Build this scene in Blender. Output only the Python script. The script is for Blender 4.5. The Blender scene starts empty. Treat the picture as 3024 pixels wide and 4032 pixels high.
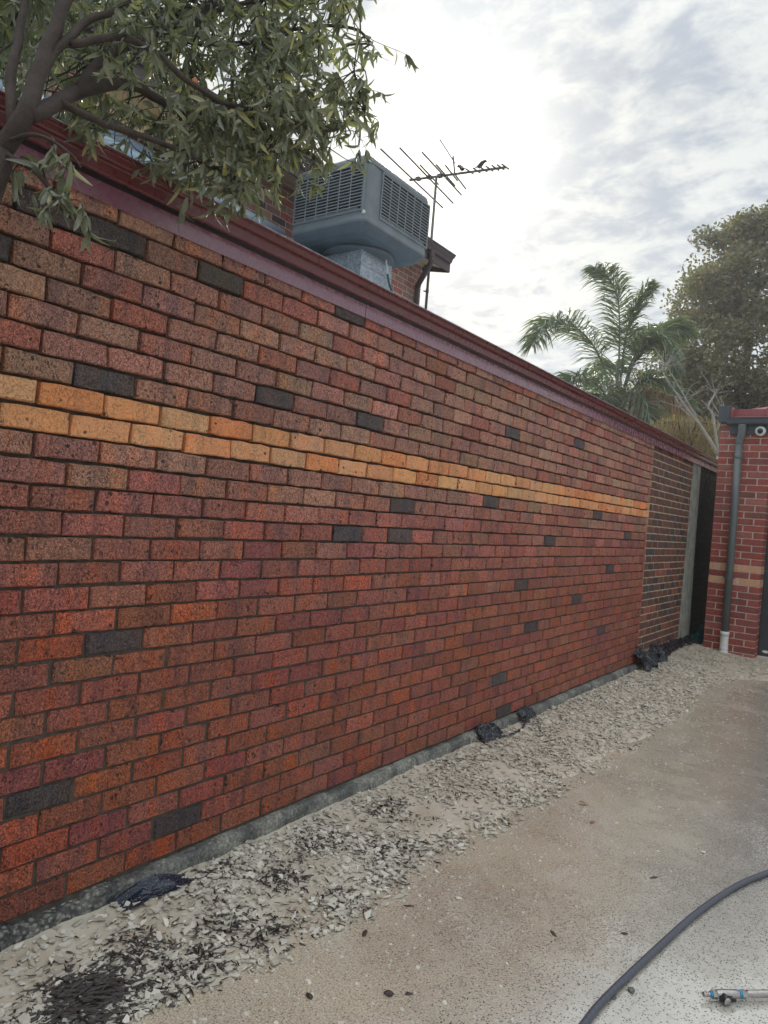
import bpy, bmesh, math, random
from mathutils import Vector, Matrix, noise

random.seed(11)
sc = bpy.context.scene
COL = sc.collection
rad = math.radians
R = random.uniform

# ------------------------------------------------------------------ camera
CAM = Vector((2.3174, -1.2036, 1.5859))
yaw, pit, rol, F = .6296, -.0008, .0813, 2796.0
fw = Vector((-math.sin(yaw) * math.cos(pit), math.cos(yaw) * math.cos(pit), math.sin(pit)))
rt = Vector((math.cos(yaw), math.sin(yaw), 0))
up = rt.cross(fw)
rt2 = rt * math.cos(rol) + up * math.sin(rol)
up2 = -rt * math.sin(rol) + up * math.cos(rol)
cam = bpy.data.cameras.new('camera')
cam.sensor_fit = 'VERTICAL'
cam.sensor_height = 36
cam.lens = 36 * F / 4032
cam.clip_start = .05
cam.clip_end = 3000
co = bpy.data.objects.new('camera', cam)
COL.objects.link(co)
m3 = Matrix((rt2, up2, -fw)).transposed()
co.matrix_world = Matrix.Translation(CAM) @ m3.to_4x4()
sc.camera = co

# ------------------------------------------------------------------ light
SUN = Vector((-.4926, .7422, .4545)).normalized()
wd = bpy.data.worlds.new('World')
sc.world = wd
wd.use_nodes = True
nt = wd.node_tree
nt.nodes.clear()


class NT:
    """small helper around a node tree"""
    def __init__(s, t):
        s.t = t

    def n(s, typ, props=None, **ins):
        nd = s.t.nodes.new(typ)
        for k, v in (props or {}).items():
            setattr(nd, k, v)
        for k, v in ins.items():
            key = int(k[1:]) if k[0] == 'i' and k[1:].isdigit() else k.replace('_', ' ')
            sk = nd.inputs[key]
            if hasattr(v, 'links') or isinstance(v, bpy.types.NodeSocket):
                s.t.links.new(v, sk)
            else:
                sk.default_value = v
        return nd

    def math(s, op, a, b=0.0, c=0.0, clamp=False):
        nd = s.n('ShaderNodeMath', {'operation': op, 'use_clamp': clamp}, i0=a, i1=b)
        if op in ('MULTIPLY_ADD', 'SMOOTH_MIN', 'COMPARE'):
            s.put(nd.inputs[2], c)
        return nd.outputs[0]

    def put(s, sk, v):
        if isinstance(v, bpy.types.NodeSocket):
            s.t.links.new(v, sk)
        else:
            sk.default_value = v

    def vm(s, op, a, b=None):
        nd = s.n('ShaderNodeVectorMath', {'operation': op}, i0=a)
        if b is not None:
            if op == 'SCALE':
                s.put(nd.inputs[3], b)
            else:
                s.put(nd.inputs[1], b)
        return nd.outputs['Value'] if op in ('DOT_PRODUCT', 'LENGTH') else nd.outputs[0]

    def noise(s, vec, scale, detail=3.0, rough=.5, dist=0.0):
        nd = s.n('ShaderNodeTexNoise', None, Scale=scale, Detail=detail, Roughness=rough, Distortion=dist)
        if vec is not None:
            s.put(nd.inputs['Vector'], vec)
        return nd.outputs['Fac']

    def voro(s, vec, scale, feat='F1', rnd=1.0, out='Distance'):
        nd = s.n('ShaderNodeTexVoronoi', {'feature': feat}, Scale=scale, Randomness=rnd)
        s.put(nd.inputs['Vector'], vec)
        return nd.outputs[out]

    def ramp(s, fac, a, b, lo=0.0, hi=1.0):
        nd = s.n('ShaderNodeMapRange', {'interpolation_type': 'SMOOTHSTEP'})
        s.put(nd.inputs['Value'], fac)
        for k, v in zip(('From Min', 'From Max', 'To Min', 'To Max'), (a, b, lo, hi)):
            s.put(nd.inputs[k], v)
        return nd.outputs[0]

    def mix(s, fac, a, b, mode='MIX'):
        nd = s.n('ShaderNodeMix', {'data_type': 'RGBA', 'blend_type': mode})
        s.put(nd.inputs[0], fac)
        for k, v in ((6, a), (7, b)):
            s.put(nd.inputs[k], (v[0], v[1], v[2], 1.0) if isinstance(v, tuple) else v)
        return nd.outputs[2]


w = NT(nt)
geo = w.n('ShaderNodeTexCoord').outputs['Generated']
dirv = w.vm('NORMALIZE', geo)
sep = w.n('ShaderNodeSeparateXYZ', None, Vector=dirv)
zc = w.math('MAXIMUM', sep.outputs[2], 0.0)
den = w.math('ADD', zc, .22)
px = w.math('DIVIDE', sep.outputs[0], den)
py = w.math('DIVIDE', sep.outputs[1], den)
pl = w.n('ShaderNodeCombineXYZ', None, X=px, Y=py, Z=0.0).outputs[0]
big = w.noise(pl, 1.5, 4.0, .55, .4)
rip = w.noise(w.vm('MULTIPLY', pl, (1.0, 1.35, 1.0)), 8.5, 5.0, .62, .35)
fine = w.noise(pl, 24.0, 4.0, .6, .3)
cl = w.math('ADD', w.math('MULTIPLY', big, .42), w.math('ADD', w.math('MULTIPLY', rip, .42), w.math('MULTIPLY', fine, .16)))
cm = w.ramp(cl, .415, .575)
dsun = w.vm('DOT_PRODUCT', dirv, tuple(SUN))
dsun = w.math('MAXIMUM', dsun, 0.0)
near = w.math('POWER', dsun, 9.0)
core = w.math('ADD', w.math('MULTIPLY', w.math('POWER', dsun, 200.0), .045), w.math('MULTIPLY', w.math('POWER', dsun, 60.0), .007))
grey = w.mix(near, (.150, .173, .208), (.152, .168, .186))
white = w.mix(near, (.280, .295, .295), (.275, .280, .262))
cloud = w.mix(cm, grey, white)
glow = w.mix(w.math('MULTIPLY', core, 1.0), (0, 0, 0), (9.0, 8.5, 7.2))
cloud = w.mix(1.0, cloud, glow, 'ADD')
# soft increase of an overcast sky towards the zenith
zen = w.math('ADD', w.math('MULTIPLY', w.ramp(sep.outputs[2], .50, 1.0), 1.6), 1.0)
cloud = w.vm('SCALE', cloud, zen)
sky = w.n('ShaderNodeTexSky', {'sky_type': 'NISHITA', 'sun_disc': False, 'sun_elevation': math.asin(SUN.z),
                              'sun_rotation': math.atan2(SUN.x, SUN.y)}).outputs[0]
sky = w.vm('SCALE', sky, .06)
bg1 = w.n('ShaderNodeBackground', None, Color=sky, Strength=1.0).outputs[0]
bg2 = w.n('ShaderNodeBackground', None, Color=cloud, Strength=1.0).outputs[0]
ms = w.n('ShaderNodeMixShader', None, i0=.93, i1=bg1, i2=bg2).outputs[0]
w.n('ShaderNodeOutputWorld', None, Surface=ms)

sl = bpy.data.lights.new('sun', 'SUN')
sl.energy = 1.4
sl.angle = rad(14)
sl.color = (1, .93, .80)
so = bpy.data.objects.new('sun', sl)
COL.objects.link(so)
so.rotation_euler = (-SUN).to_track_quat('-Z', 'Y').to_euler()

vs = sc.view_settings
vs.view_transform = 'Standard'
vs.look = 'None'
vs.gamma = 1
vs.exposure = 1.55
vs.use_curve_mapping = False
sc.cycles.max_bounces = 6
sc.cycles.transparent_max_bounces = 6


# ------------------------------------------------------------------ object helpers
def link(o, parent=None):
    COL.objects.link(o)
    if parent is not None:
        o.parent = parent
    return o


def tag(o, label=None, cat=None, group=None, kind=None):
    for k, v in (('label', label), ('category', cat), ('group', group), ('kind', kind)):
        if v:
            o[k] = v
    return o


def thing(name, label, cat, loc=(0, 0, 0), group=None):
    o = bpy.data.objects.new(name, None)
    o.location = loc
    o.empty_display_size = .1
    link(o)
    return tag(o, label, cat, group)


def mesh(name, V, Fc, mats=None, smooth=False):
    me = bpy.data.meshes.new(name)
    me.from_pydata([tuple(v) for v in V], [], Fc)
    for m in (mats if isinstance(mats, (list, tuple)) else [mats]):
        if m:
            me.materials.append(m)
    if smooth:
        me.polygons.foreach_set('use_smooth', [True] * len(me.polygons))
    me.update()
    return me


def obj(name, data, parent=None, loc=None):
    o = bpy.data.objects.new(name, data)
    link(o, parent)
    if loc is not None:
        p = Vector(loc)
        o.location = p - parent.location if parent is not None else p
    elif parent is not None:
        o.location = -parent.location      # geometry given in world coordinates
    return o


class MB:
    """collects vertices and faces in world coordinates"""
    def __init__(s):
        s.v, s.f, s.mi = [], [], []

    def add(s, V, Fc, mi=0):
        b = len(s.v)
        s.v += [tuple(v) for v in V]
        s.f += [tuple(i + b for i in f) for f in Fc]
        s.mi += [mi] * len(Fc)

    def box(s, a, b, mi=0, M=None):
        x0, y0, z0 = a
        x1, y1, z1 = b
        V = [Vector(p) for p in ((x0, y0, z0), (x1, y0, z0), (x1, y1, z0), (x0, y1, z0),
                                 (x0, y0, z1), (x1, y0, z1), (x1, y1, z1), (x0, y1, z1))]
        if M:
            V = [M @ p for p in V]
        s.add(V, [(0, 3, 2, 1), (4, 5, 6, 7), (0, 1, 5, 4), (1, 2, 6, 5), (2, 3, 7, 6), (3, 0, 4, 7)], mi)

    def tube(s, pts, rr, seg=8, cap=True, mi=0, squash=1.0):
        pts = [Vector(p) for p in pts]
        n = len(pts)
        rr = rr if isinstance(rr, (list, tuple)) else [rr] * n
        V = []
        ref = Vector((0, 0, 1))
        t0 = (pts[1] - pts[0]).normalized()
        if abs(t0.dot(ref)) > .9:
            ref = Vector((1, 0, 0))
        u = t0.cross(ref).normalized()
        for i, p in enumerate(pts):
            t = (pts[min(i + 1, n - 1)] - pts[max(i - 1, 0)]).normalized()
            u = (u - t * u.dot(t)).normalized()
            q = t.cross(u)
            for k in range(seg):
                a = 2 * math.pi * k / seg
                V.append(p + (u * math.cos(a) + q * math.sin(a) * squash) * rr[i])
        Fc = []
        for i in range(n - 1):
            for k in range(seg):
                k2 = (k + 1) % seg
                Fc.append((i * seg + k, i * seg + k2, (i + 1) * seg + k2, (i + 1) * seg + k))
        if cap:
            Fc.append(tuple(range(seg - 1, -1, -1)))
            Fc.append(tuple((n - 1) * seg + k for k in range(seg)))
        s.add(V, Fc, mi)

    def extrude(s, prof, y0, y1, mi=0, close=True, slope=None):
        """profile (x, z) swept along y; slope(y) shifts z"""
        n = len(prof)
        sh = slope or (lambda y: 0)
        V = [(x, y0, z + sh(y0)) for x, z in prof] + [(x, y1, z + sh(y1)) for x, z in prof]
        Fc = [(i, (i + 1) % n, n + (i + 1) % n, n + i) for i in range(n if close else n - 1)]
        if close:
            Fc += [tuple(range(n - 1, -1, -1)), tuple(range(n, 2 * n))]
        s.add(V, Fc, mi)

    def build(s, name, mats, parent=None, smooth=False):
        me = mesh(name, s.v, s.f, mats, smooth)
        if any(s.mi):
            me.polygons.foreach_set('material_index', s.mi)
        return obj(name, me, parent)


def bevel(o, wdt=.004, seg=2):
    m = o.modifiers.new('b', 'BEVEL')
    m.width = wdt
    m.segments = seg
    m.limit_method = 'ANGLE'
    return o


def smooth_curve(pts, sub=6):
    """Catmull-Rom through the points"""
    P = [Vector(p) for p in pts]
    P = [P[0] * 2 - P[1]] + P + [P[-1] * 2 - P[-2]]
    out = []
    for i in range(1, len(P) - 2):
        for k in range(sub):
            t = k / sub
            a, b, c, d = P[i - 1], P[i], P[i + 1], P[i + 2]
            out.append(.5 * (2 * b + (c - a) * t + (2 * a - 5 * b + 4 * c - d) * t * t + (3 * b - a - 3 * c + d) * t ** 3))
    out.append(P[-2])
    return out


# ------------------------------------------------------------------ materials
def mat(name):
    m = bpy.data.materials.new(name)
    m.use_nodes = True
    t = NT(m.node_tree)
    t.bsdf = m.node_tree.nodes['Principled BSDF']
    t.pos = t.n('ShaderNodeNewGeometry').outputs['Position']
    return m, t


def setp(t, **kw):
    for k, v in kw.items():
        sk = t.bsdf.inputs[k.replace('_', ' ')]
        if isinstance(v, tuple) and len(v) == 3:
            v = (*v, 1)
        t.put(sk, v)


def bump(t, h, strength=.5, dist=.002):
    nd = t.n('ShaderNodeBump', None, Strength=strength, Distance=dist, Height=h)
    t.t.links.new(nd.outputs[0], t.bsdf.inputs['Normal'])


def simple(name, col, rough=.6, metal=0.0, var=.25, scale=12.0, bmp=.15, bd=.002, spec=.5):
    m, t = mat(name)
    f = t.noise(t.pos, scale, 5.0, .6)
    g = t.noise(t.pos, scale * 9, 3.0, .6)
    f = t.math('ADD', t.math('MULTIPLY', f, .6), t.math('MULTIPLY', g, .4))
    d = tuple(c * (1 - var) for c in col)
    b = tuple(min(1, c * (1 + var)) for c in col)
    setp(t, Base_Color=t.mix(t.ramp(f, .3, .7), d, b), Roughness=t.ramp(g, .3, .7, max(rough - .08, .02), min(1, rough + .1)), Metallic=metal)
    t.bsdf.inputs['Specular IOR Level'].default_value = spec
    if bmp:
        bump(t, g, bmp, bd)
    return m


def brick_mat(name, attr, rough=.62, spots=1.0, flash=1.0, bmp=.8, wet=0.0, fine=1.0):
    """fired clay: base colour from the object (parts) or a colour attribute (joined mass)"""
    m, t = mat(name)
    if attr:
        a = t.n('ShaderNodeAttribute', {'attribute_name': 'Col'})
        base, rnd = a.outputs['Color'], a.outputs['Alpha']
    else:
        a = t.n('ShaderNodeObjectInfo')
        base, rnd = a.outputs['Color'], a.outputs['Random']
    off = t.n('ShaderNodeCombineXYZ', None, X=0.0, Y=0.0, Z=t.math('MULTIPLY', rnd, 37.0)).outputs[0]
    p = t.vm('ADD', t.pos, off)
    # blotches of the kiln: warm core, purplish ends
    sx = t.vm('MULTIPLY', p, (1.0, 1.25, .25))
    f1 = t.noise(sx, 9.0, 2.0, .5)
    lumi = t.ramp(t.n('ShaderNodeSeparateColor', None, Color=base).outputs[1], .27, .40)
    fl_ = t.math('SUBTRACT', 1.0, t.math('MULTIPLY', lumi, .40))
    hot = t.mix(1.0, base, (1.26, 1.02, .84), 'MULTIPLY')
    cold = t.mix(1.0, base, (.70, .74, .86), 'MULTIPLY')
    c = t.mix(t.math('MULTIPLY', fl_, t.math('MULTIPLY', t.ramp(f1, .52, .64), .8 * flash)), base, hot)
    c = t.mix(t.math('MULTIPLY', fl_, t.math('MULTIPLY', t.ramp(f1, .46, .36), .8 * flash)), c, cold)
    # sandy drag texture, contrast deepened in the colour for relief shading
    f2 = t.noise(t.vm('MULTIPLY', p, (1.0, 1.0, 1.0)), 125.0 * fine, 4.0, .75, 1.2)
    c0 = c
    c = t.mix(t.ramp(f2, .40, .58), t.mix(1.0, c, (.50, .45, .45), 'MULTIPLY'), t.mix(1.0, c, (1.40, 1.36, 1.33), 'MULTIPLY'))
    c = t.mix(t.math('MULTIPLY', lumi, .50), c, c0)
    # iron spots, and dark colour standing in for shade in the pits
    pv = t.vm('ADD', p, t.vm('SCALE', t.n('ShaderNodeTexNoise', None, Scale=90.0, Vector=p).outputs['Color'], .010))
    vn_ = t.n('ShaderNodeTexVoronoi', None, Scale=44.0, Vector=pv)
    v, vc = vn_.outputs['Distance'], vn_.outputs['Color']
    gate = t.ramp(t.noise(p, 11.0, 1.0), .40, .62)
    sz = t.math('MULTIPLY', t.math('MULTIPLY', t.math('POWER', t.n('ShaderNodeSeparateColor', None, Color=vc).outputs[0], 2.6), gate), .46 * spots)
    sp = t.ramp(t.math('SUBTRACT', v, sz), -.05, .06, 1.0, 0.0)
    pn = t.noise(t.vm('MULTIPLY', p, (1.0, 1.25, .85)), 78.0 * fine, 3.5, .62, 1.6)
    pit = t.ramp(pn, .545, .60)
    pm = t.math('MULTIPLY', pit, t.ramp(t.noise(p, 16.0, 2.0), .30, .62, .35, 1.0))
    c = t.mix(t.math('MULTIPLY', sp, .82), c, (.022, .018, .018))
    pm = t.math('MULTIPLY', pm, t.math('SUBTRACT', 1.0, t.math('MULTIPLY', lumi, .55)))
    c = t.mix(t.math('MULTIPLY', pm, .80), c, (.040, .022, .020))
    # a few pale grog specks
    v3 = t.voro(t.vm('ADD', p, (3.1, 1.7, .4)), 85.0)
    c = t.mix(t.math('MULTIPLY', t.ramp(v3, .10, .15, 1.0, 0.0), t.ramp(t.noise(p, 17.0, 1.0), .55, .6)), c, (.62, .55, .48))
    # the lower courses are still wet: darker, richer, glossier
    z = t.n('ShaderNodeSeparateXYZ', None, Vector=t.pos).outputs[2]
    wz = t.math('ADD', z, t.math('MULTIPLY', t.noise(t.pos, 2.2, 3.0), .9))
    wt = t.ramp(wz, 1.3, 2.1, wet, 0.0)
    sat = t.n('ShaderNodeHueSaturation', None, Saturation=1.10, Value=.90, Fac=wt, Color=c).outputs[0]
    setp(t, Base_Color=sat, Roughness=t.math('SUBTRACT', rough, t.math('MULTIPLY', wt, .22)))
    h = t.math('SUBTRACT', t.math('ADD', t.math('MULTIPLY', f2, 1.0), t.math('MULTIPLY', t.noise(p, 28.0, 3.0), .6)), t.math('ADD', t.math('MULTIPLY', pm, .6), t.math('MULTIPLY', sp, .35)))
    bump(t, h, min(1.0, bmp * 1.25), .010)
    return m


M_brick = brick_mat('brick_clay', False, wet=1.0)
M_brickA = brick_mat('brick_clay_joined', True, wet=1.0)
M_old = brick_mat('old_brick_clay', False, rough=.7, spots=.3, flash=.6, bmp=.5)
M_gar = brick_mat('garage_brick_clay', False, rough=.8, spots=.15, flash=.25, bmp=.4, fine=1.3)
M_hou = brick_mat('house_brick_clay', False, rough=.75, spots=.7, flash=.6, bmp=.5)
M_houA = brick_mat('house_brick_clay_joined', True, rough=.75, spots=.7, flash=.6, bmp=.5)
M_mortar = simple('raked_mortar', (.085, .068, .052), .9, var=.5, scale=25, bmp=.7, bd=.004)
M_mortar_cream = simple('cream_mortar', (.50, .385, .26), .9, var=.25, scale=30, bmp=.6, bd=.003)
M_mortar_dark = simple('black_mortar', (.05, .05, .055), .9, var=.4, scale=30, bmp=.5)
M_mortar_gar = simple('grey_mortar', (.56, .49, .41), .9, var=.25, scale=30, bmp=.5)
M_mortar_pink = simple('house_mortar', (.78, .62, .52), .9, var=.2, scale=30, bmp=.4)
M_maroon = simple('maroon_colour_steel', (.135, .030, .030), .32, var=.03, scale=3, bmp=0)
M_gap_shade = simple('dark_gutter_gap_shade', (.020, .009, .011), .7, var=.2, scale=8, bmp=0)
M_flash = simple('maroon_flashing_steel', (.215, .085, .118), .26, var=.03, scale=3, bmp=0, spec=1.0)
M_maroon_gar = simple('maroon_roof_steel', (.30, .075, .085), .42, var=.15, scale=6, bmp=.05)
M_char = simple('charcoal_steel', (.055, .062, .072), .42, var=.12, scale=5, bmp=.03)
M_pipe = simple('grey_downpipe_paint', (.115, .125, .125), .38, var=.15, scale=5, bmp=.04)
M_cool = simple('cooler_plastic', (.165, .190, .200), .5, var=.16, scale=6, bmp=.05)
M_slat = simple('cooler_louvre_plastic', (.28, .30, .31), .45, var=.08, scale=6, bmp=.03)
M_dark = simple('dark_filter_pad', (.018, .018, .021), .9, var=.5, scale=60, bmp=.6)
M_under = simple('cooler_tank_plastic', (.11, .13, .145), .5, var=.15, scale=6, bmp=.05)
M_white = simple('white_pvc', (.72, .72, .69), .4, var=.12, scale=18, bmp=.1)
M_rubber = simple('black_rubber', (.022, .022, .025), .45, var=.3, scale=40, bmp=.2)
M_ant = simple('weathered_aluminium', (.15, .15, .14), .55, .3, var=.2, scale=20, bmp=.05)
M_brown = simple('brown_painted_eave', (.085, .055, .058), .5, var=.15, scale=6, bmp=.05)
M_soffit = simple('cream_soffit', (.62, .50, .34), .7, var=.12, scale=6, bmp=.05)
M_pale = simple('pale_blue_steel', (.40, .50, .58), .35, var=.08, scale=4, bmp=.02)
M_tile = simple('roof_tile', (.12, .055, .05), .7, var=.3, scale=8, bmp=.3)
M_postc = simple('concrete_post', (.27, .27, .23), .85, var=.35, scale=7, bmp=.5, bd=.004)
M_door = simple('dark_grey_door', (.045, .052, .06), .5, var=.25, scale=7, bmp=.1)
M_chrome = simple('wet_brass_chrome', (.42, .38, .35), .22, 1.0, var=.25, scale=40, bmp=.05)
M_tape = simple('blue_thread_tape', (.03, .33, .62), .4, var=.15, scale=30, bmp=.05)
M_black = simple('black_plastic_handle', (.012, .012, .015), .3, var=.3, scale=30, bmp=.05)
M_green = simple('green_hose_plastic', (.02, .14, .12), .5, var=.2, scale=20, bmp=.1)
M_render = simple('render_fillet', (.55, .50, .42), .95, var=.25, scale=30, bmp=.8, bd=.006)


def cladding_mat():
    m, t = mat('cream_board_cladding')
    f = t.noise(t.vm('MULTIPLY', t.pos, (1, 14, 1.2)), 6.0, 4.0, .6)
    setp(t, Base_Color=t.mix(t.ramp(f, .3, .75), (.72, .50, .27), (.92, .72, .45)), Roughness=.6)
    return m


M_clad = cladding_mat()


def galv_mat():
    m, t = mat('galvanised_sheet')
    c = t.n('ShaderNodeTexVoronoi', None, Scale=75.0, Vector=t.pos).outputs['Color']
    g = t.n('ShaderNodeSeparateColor', None, Color=c).outputs[0]
    g = t.math('ADD', t.math('MULTIPLY', g, .5), t.math('MULTIPLY', t.noise(t.pos, 14.0, 3.0), .5))
    setp(t, Base_Color=t.mix(t.ramp(g, .2, .8), (.24, .27, .31), (.52, .55, .58)), Roughness=.5, Metallic=.35)
    bump(t, g, .1, .002)
    return m


M_galv = galv_mat()


def footing_mat():
    m, t = mat('rough_footing_concrete')
    big = t.noise(t.pos, 5.0, 5.0, .6)
    fn = t.noise(t.pos, 70.0, 5.0, .65)
    v = t.voro(t.vm('ADD', t.pos, t.vm('SCALE', t.n('ShaderNodeTexNoise', None, Scale=40.0, Vector=t.pos).outputs['Color'], .02)), 48.0)
    y = t.n('ShaderNodeSeparateXYZ', None, Vector=t.pos).outputs[1]
    agg = t.math('MULTIPLY', t.ramp(t.math('ADD', y, t.math('MULTIPLY', big, .6)), .9, .55), 1.0)
    c = t.mix(t.ramp(big, .35, .68), (.095, .097, .088), (.28, .27, .23))
    c = t.mix(t.math('MULTIPLY', t.ramp(fn, .58, .72), .55), c, (.42, .38, .30))
    c = t.mix(t.math('MULTIPLY', t.math('MULTIPLY', t.ramp(v, .35, .6), agg), .8), c, (.035, .035, .037))
    c = t.mix(t.ramp(fn, .38, .62), t.mix(1.0, c, (.62, .62, .62), 'MULTIPLY'), t.mix(1.0, c, (1.3, 1.3, 1.28), 'MULTIPLY'))
    ws = t.noise(t.vm('MULTIPLY', t.pos, (1.0, 1.0, .12)), 7.0, 3.0, .6)
    c = t.mix(t.ramp(ws, .55, .66), c, t.mix(1.0, c, (.55, .56, .56), 'MULTIPLY'))
    setp(t, Base_Color=c, Roughness=t.ramp(big, .3, .7, .45, .85))
    h = t.math('ADD', t.math('MULTIPLY', fn, .35), t.math('MULTIPLY', t.math('MULTIPLY', v, agg), -1.6))
    bump(t, h, .8, .008)
    return m


M_foot = footing_mat()


def drive_mat():
    m, t = mat('wet_exposed_aggregate')
    s = t.n('ShaderNodeSeparateXYZ', None, Vector=t.pos)
    x, y = s.outputs[0], s.outputs[1]
    big = t.noise(t.pos, 1.1, 5.0, .6, .3)
    med = t.noise(t.pos, 5.0, 4.0, .6, .4)
    # slurry: milky tan film near the rubble, thinner out on the drive
    sl_ = t.math('ADD', t.math('MULTIPLY', big, 1.2), t.math('MULTIPLY', x, -.42))
    sl_ = t.math('ADD', sl_, t.math('MULTIPLY', med, .35))
    slurry = t.ramp(sl_, .05, .55)
    # standing water towards the near right
    pd = t.math('ADD', t.math('MULTIPLY', x, .75), t.math('MULTIPLY', y, -.28))
    pd = t.math('ADD', pd, t.math('MULTIPLY', med, .30))
    pud = t.ramp(pd, .70, 1.15)
    warm = t.ramp(t.noise(t.pos, .55, 3.0), .38, .6)
    col = t.mix(warm, (.45, .39, .295), (.42, .335, .24))
    col = t.mix(t.ramp(x, 1.25, 1.9), col, (.28, .255, .215))
    col = t.mix(t.math('MULTIPLY', slurry, .8), col, (.60, .525, .395))
    col = t.mix(t.math('MULTIPLY', t.ramp(med, .35, .75), .18), col, (.60, .53, .42))
    grit = t.noise(t.pos, 150.0, 3.0, .7)
    col = t.mix(t.ramp(grit, .36, .64), t.mix(1.0, col, (.66, .64, .62), 'MULTIPLY'), t.mix(1.0, col, (1.28, 1.27, 1.25), 'MULTIPLY'))
    col = t.mix(t.math('MULTIPLY', pud, .65), col, (.64, .60, .51))  # pale colour over the puddle stands in for sky glare
    wr = t.math('MULTIPLY', t.ramp(t.noise(t.vm('MULTIPLY', t.pos, (1.0, .55, 1.0)), 3.1, 3.0, .6, .6), .52, .66), t.ramp(t.noise(t.pos, 70.0, 3.0, .7), .47, .58))
    col = t.mix(t.math('MULTIPLY', wr, .75), col, (.66, .61, .53))
    # pebbles
    vn = t.n('ShaderNodeTexVoronoi', None, Scale=125.0, Vector=t.pos, Randomness=1.0)
    pr_ = t.n('ShaderNodeSeparateColor', None, Color=vn.outputs['Color'])
    inside = t.ramp(vn.outputs['Distance'], .30, .42, 1.0, 0.0)
    bare = t.math('SUBTRACT', 1.0, t.math('MULTIPLY', slurry, .50))
    dk = t.math('MULTIPLY', t.ramp(t.math('ADD', pr_.outputs[0], t.math('MULTIPLY', med, .5)), .80, .86), t.math('MULTIPLY', inside, bare))
    lt = t.math('MULTIPLY', t.ramp(pr_.outputs[1], .82, .86), t.math('MULTIPLY', inside, bare))
    rd = t.math('MULTIPLY', t.ramp(pr_.outputs[2], .78, .84), t.math('MULTIPLY', inside, bare))
    col = t.mix(t.math('MULTIPLY', rd, .6), col, (.20, .10, .055))
    col = t.mix(t.math('MULTIPLY', dk, .92), col, (.025, .022, .022))
    col = t.mix(t.math('MULTIPLY', lt, .9), col, (.62, .58, .50))
    vb = t.n('ShaderNodeTexVoronoi', None, Scale=46.0, Vector=t.pos)
    pb = t.n('ShaderNodeSeparateColor', None, Color=vb.outputs['Color'])
    crumb = t.math('MULTIPLY', t.ramp(pb.outputs[1], .93, .95), t.ramp(vb.outputs['Distance'], .16, .22, 1.0, 0.0))
    col = t.mix(crumb, col, (.60, .56, .49))
    rough = t.math('ADD', t.math('MULTIPLY', t.ramp(med, .35, .65), .16), .15)
    rough = t.math('ADD', rough, t.math('MULTIPLY', slurry, .12))
    rough = t.mix(pud, rough, (.035, .035, .035))
    setp(t, Base_Color=col, Roughness=rough)
    t.bsdf.inputs['Specular IOR Level'].default_value = .8
    t.bsdf.inputs['Coat IOR'].default_value = 2.1
    wetm = t.ramp(t.math('ADD', x, t.math('MULTIPLY', med, .8)), 1.0, 1.45, .55, 1.0)
    setp(t, Coat_Weight=wetm, Coat_Roughness=t.math('SUBTRACT', .11, t.math('MULTIPLY', pud, .085)))
    # pebbles stand proud, ripples of broomed concrete run across
    rp = t.noise(t.vm('MULTIPLY', t.pos, (1.0, 1.6, 1.0)), 62.0, 3.0, .6)
    h = t.math('ADD', t.math('MULTIPLY', inside, .40), t.math('MULTIPLY', rp, 1.0))
    h = t.math('MULTIPLY', h, t.math('SUBTRACT', 1.0, t.math('MULTIPLY', slurry, .72)))
    tops = t.math('MULTIPLY', t.math('MULTIPLY', inside, t.ramp(pr_.outputs[0], .45, .6)), .5)
    h = t.n('ShaderNodeMix', None, i0=pud, i2=h, i3=tops).outputs[0]
    bump(t, h, .75, .0035)
    nd = t.n('ShaderNodeBump', None, Strength=.9, Distance=.0035, Height=t.math('ADD', t.math('MULTIPLY', tops, .9), t.math('MULTIPLY', t.math('ADD', t.math('MULTIPLY', inside, .5), t.math('MULTIPLY', rp, .7)), t.math('SUBTRACT', 1.0, t.math('MULTIPLY', pud, .95)))))
    t.t.links.new(nd.outputs[0], t.bsdf.inputs['Coat Normal'])
    return m


M_drive = drive_mat()


def sand_mat():
    m, t = mat('washed_sand_slurry')
    a = t.noise(t.pos, 4.0, 5.0, .6, .3)
    g = t.noise(t.pos, 260.0, 3.0, .7)
    b = t.noise(t.pos, 34.0, 3.0, .6)
    y = t.n('ShaderNodeSeparateXYZ', None, Vector=t.pos).outputs[1]
    c = t.mix(t.ramp(a, .35, .65), (.50, .425, .32), (.60, .545, .44))
    c = t.mix(t.ramp(t.math('ADD', y, t.math('MULTIPLY', a, 2.0)), 2.2, 3.6, 0.0, .7), c, (.60, .505, .40))
    c = t.mix(t.math('MULTIPLY', t.ramp(g, .60, .72), .6), c, (.16, .13, .10))
    c = t.mix(t.math('MULTIPLY', t.ramp(g, .36, .28), .5), c, (.70, .66, .58))
    setp(t, Base_Color=c, Roughness=t.ramp(a, .3, .7, .38, .7))
    bump(t, t.math('ADD', t.math('MULTIPLY', g, .3), b), .5, .004)
    return m


M_sand = sand_mat()


def chip_mat(name, c1, c2, rough):
    m, t = mat(name)
    a = t.n('ShaderNodeNewGeometry')
    r_ = a.outputs['Random Per Island']
    f = t.noise(t.pos, 90.0, 4.0, .6)
    k = t.math('ADD', t.math('MULTIPLY', r_, .7), t.math('MULTIPLY', f, .3))
    y = t.n('ShaderNodeSeparateXYZ', None, Vector=t.pos).outputs[1]
    c = t.mix(k, c1, c2)
    if rough > .5:
        c = t.mix(t.ramp(y, 1.2, 3.2, 0.0, .55), c, (.56, .48, .38))
    setp(t, Base_Color=c, Roughness=rough)
    bump(t, f, .5, .003)
    return m


M_chip = chip_mat('mortar_chip', (.36, .32, .25), (.80, .75, .64), .6)
M_mulch = chip_mat('wet_bark', (.014, .010, .009), (.055, .032, .024), .42)


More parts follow.
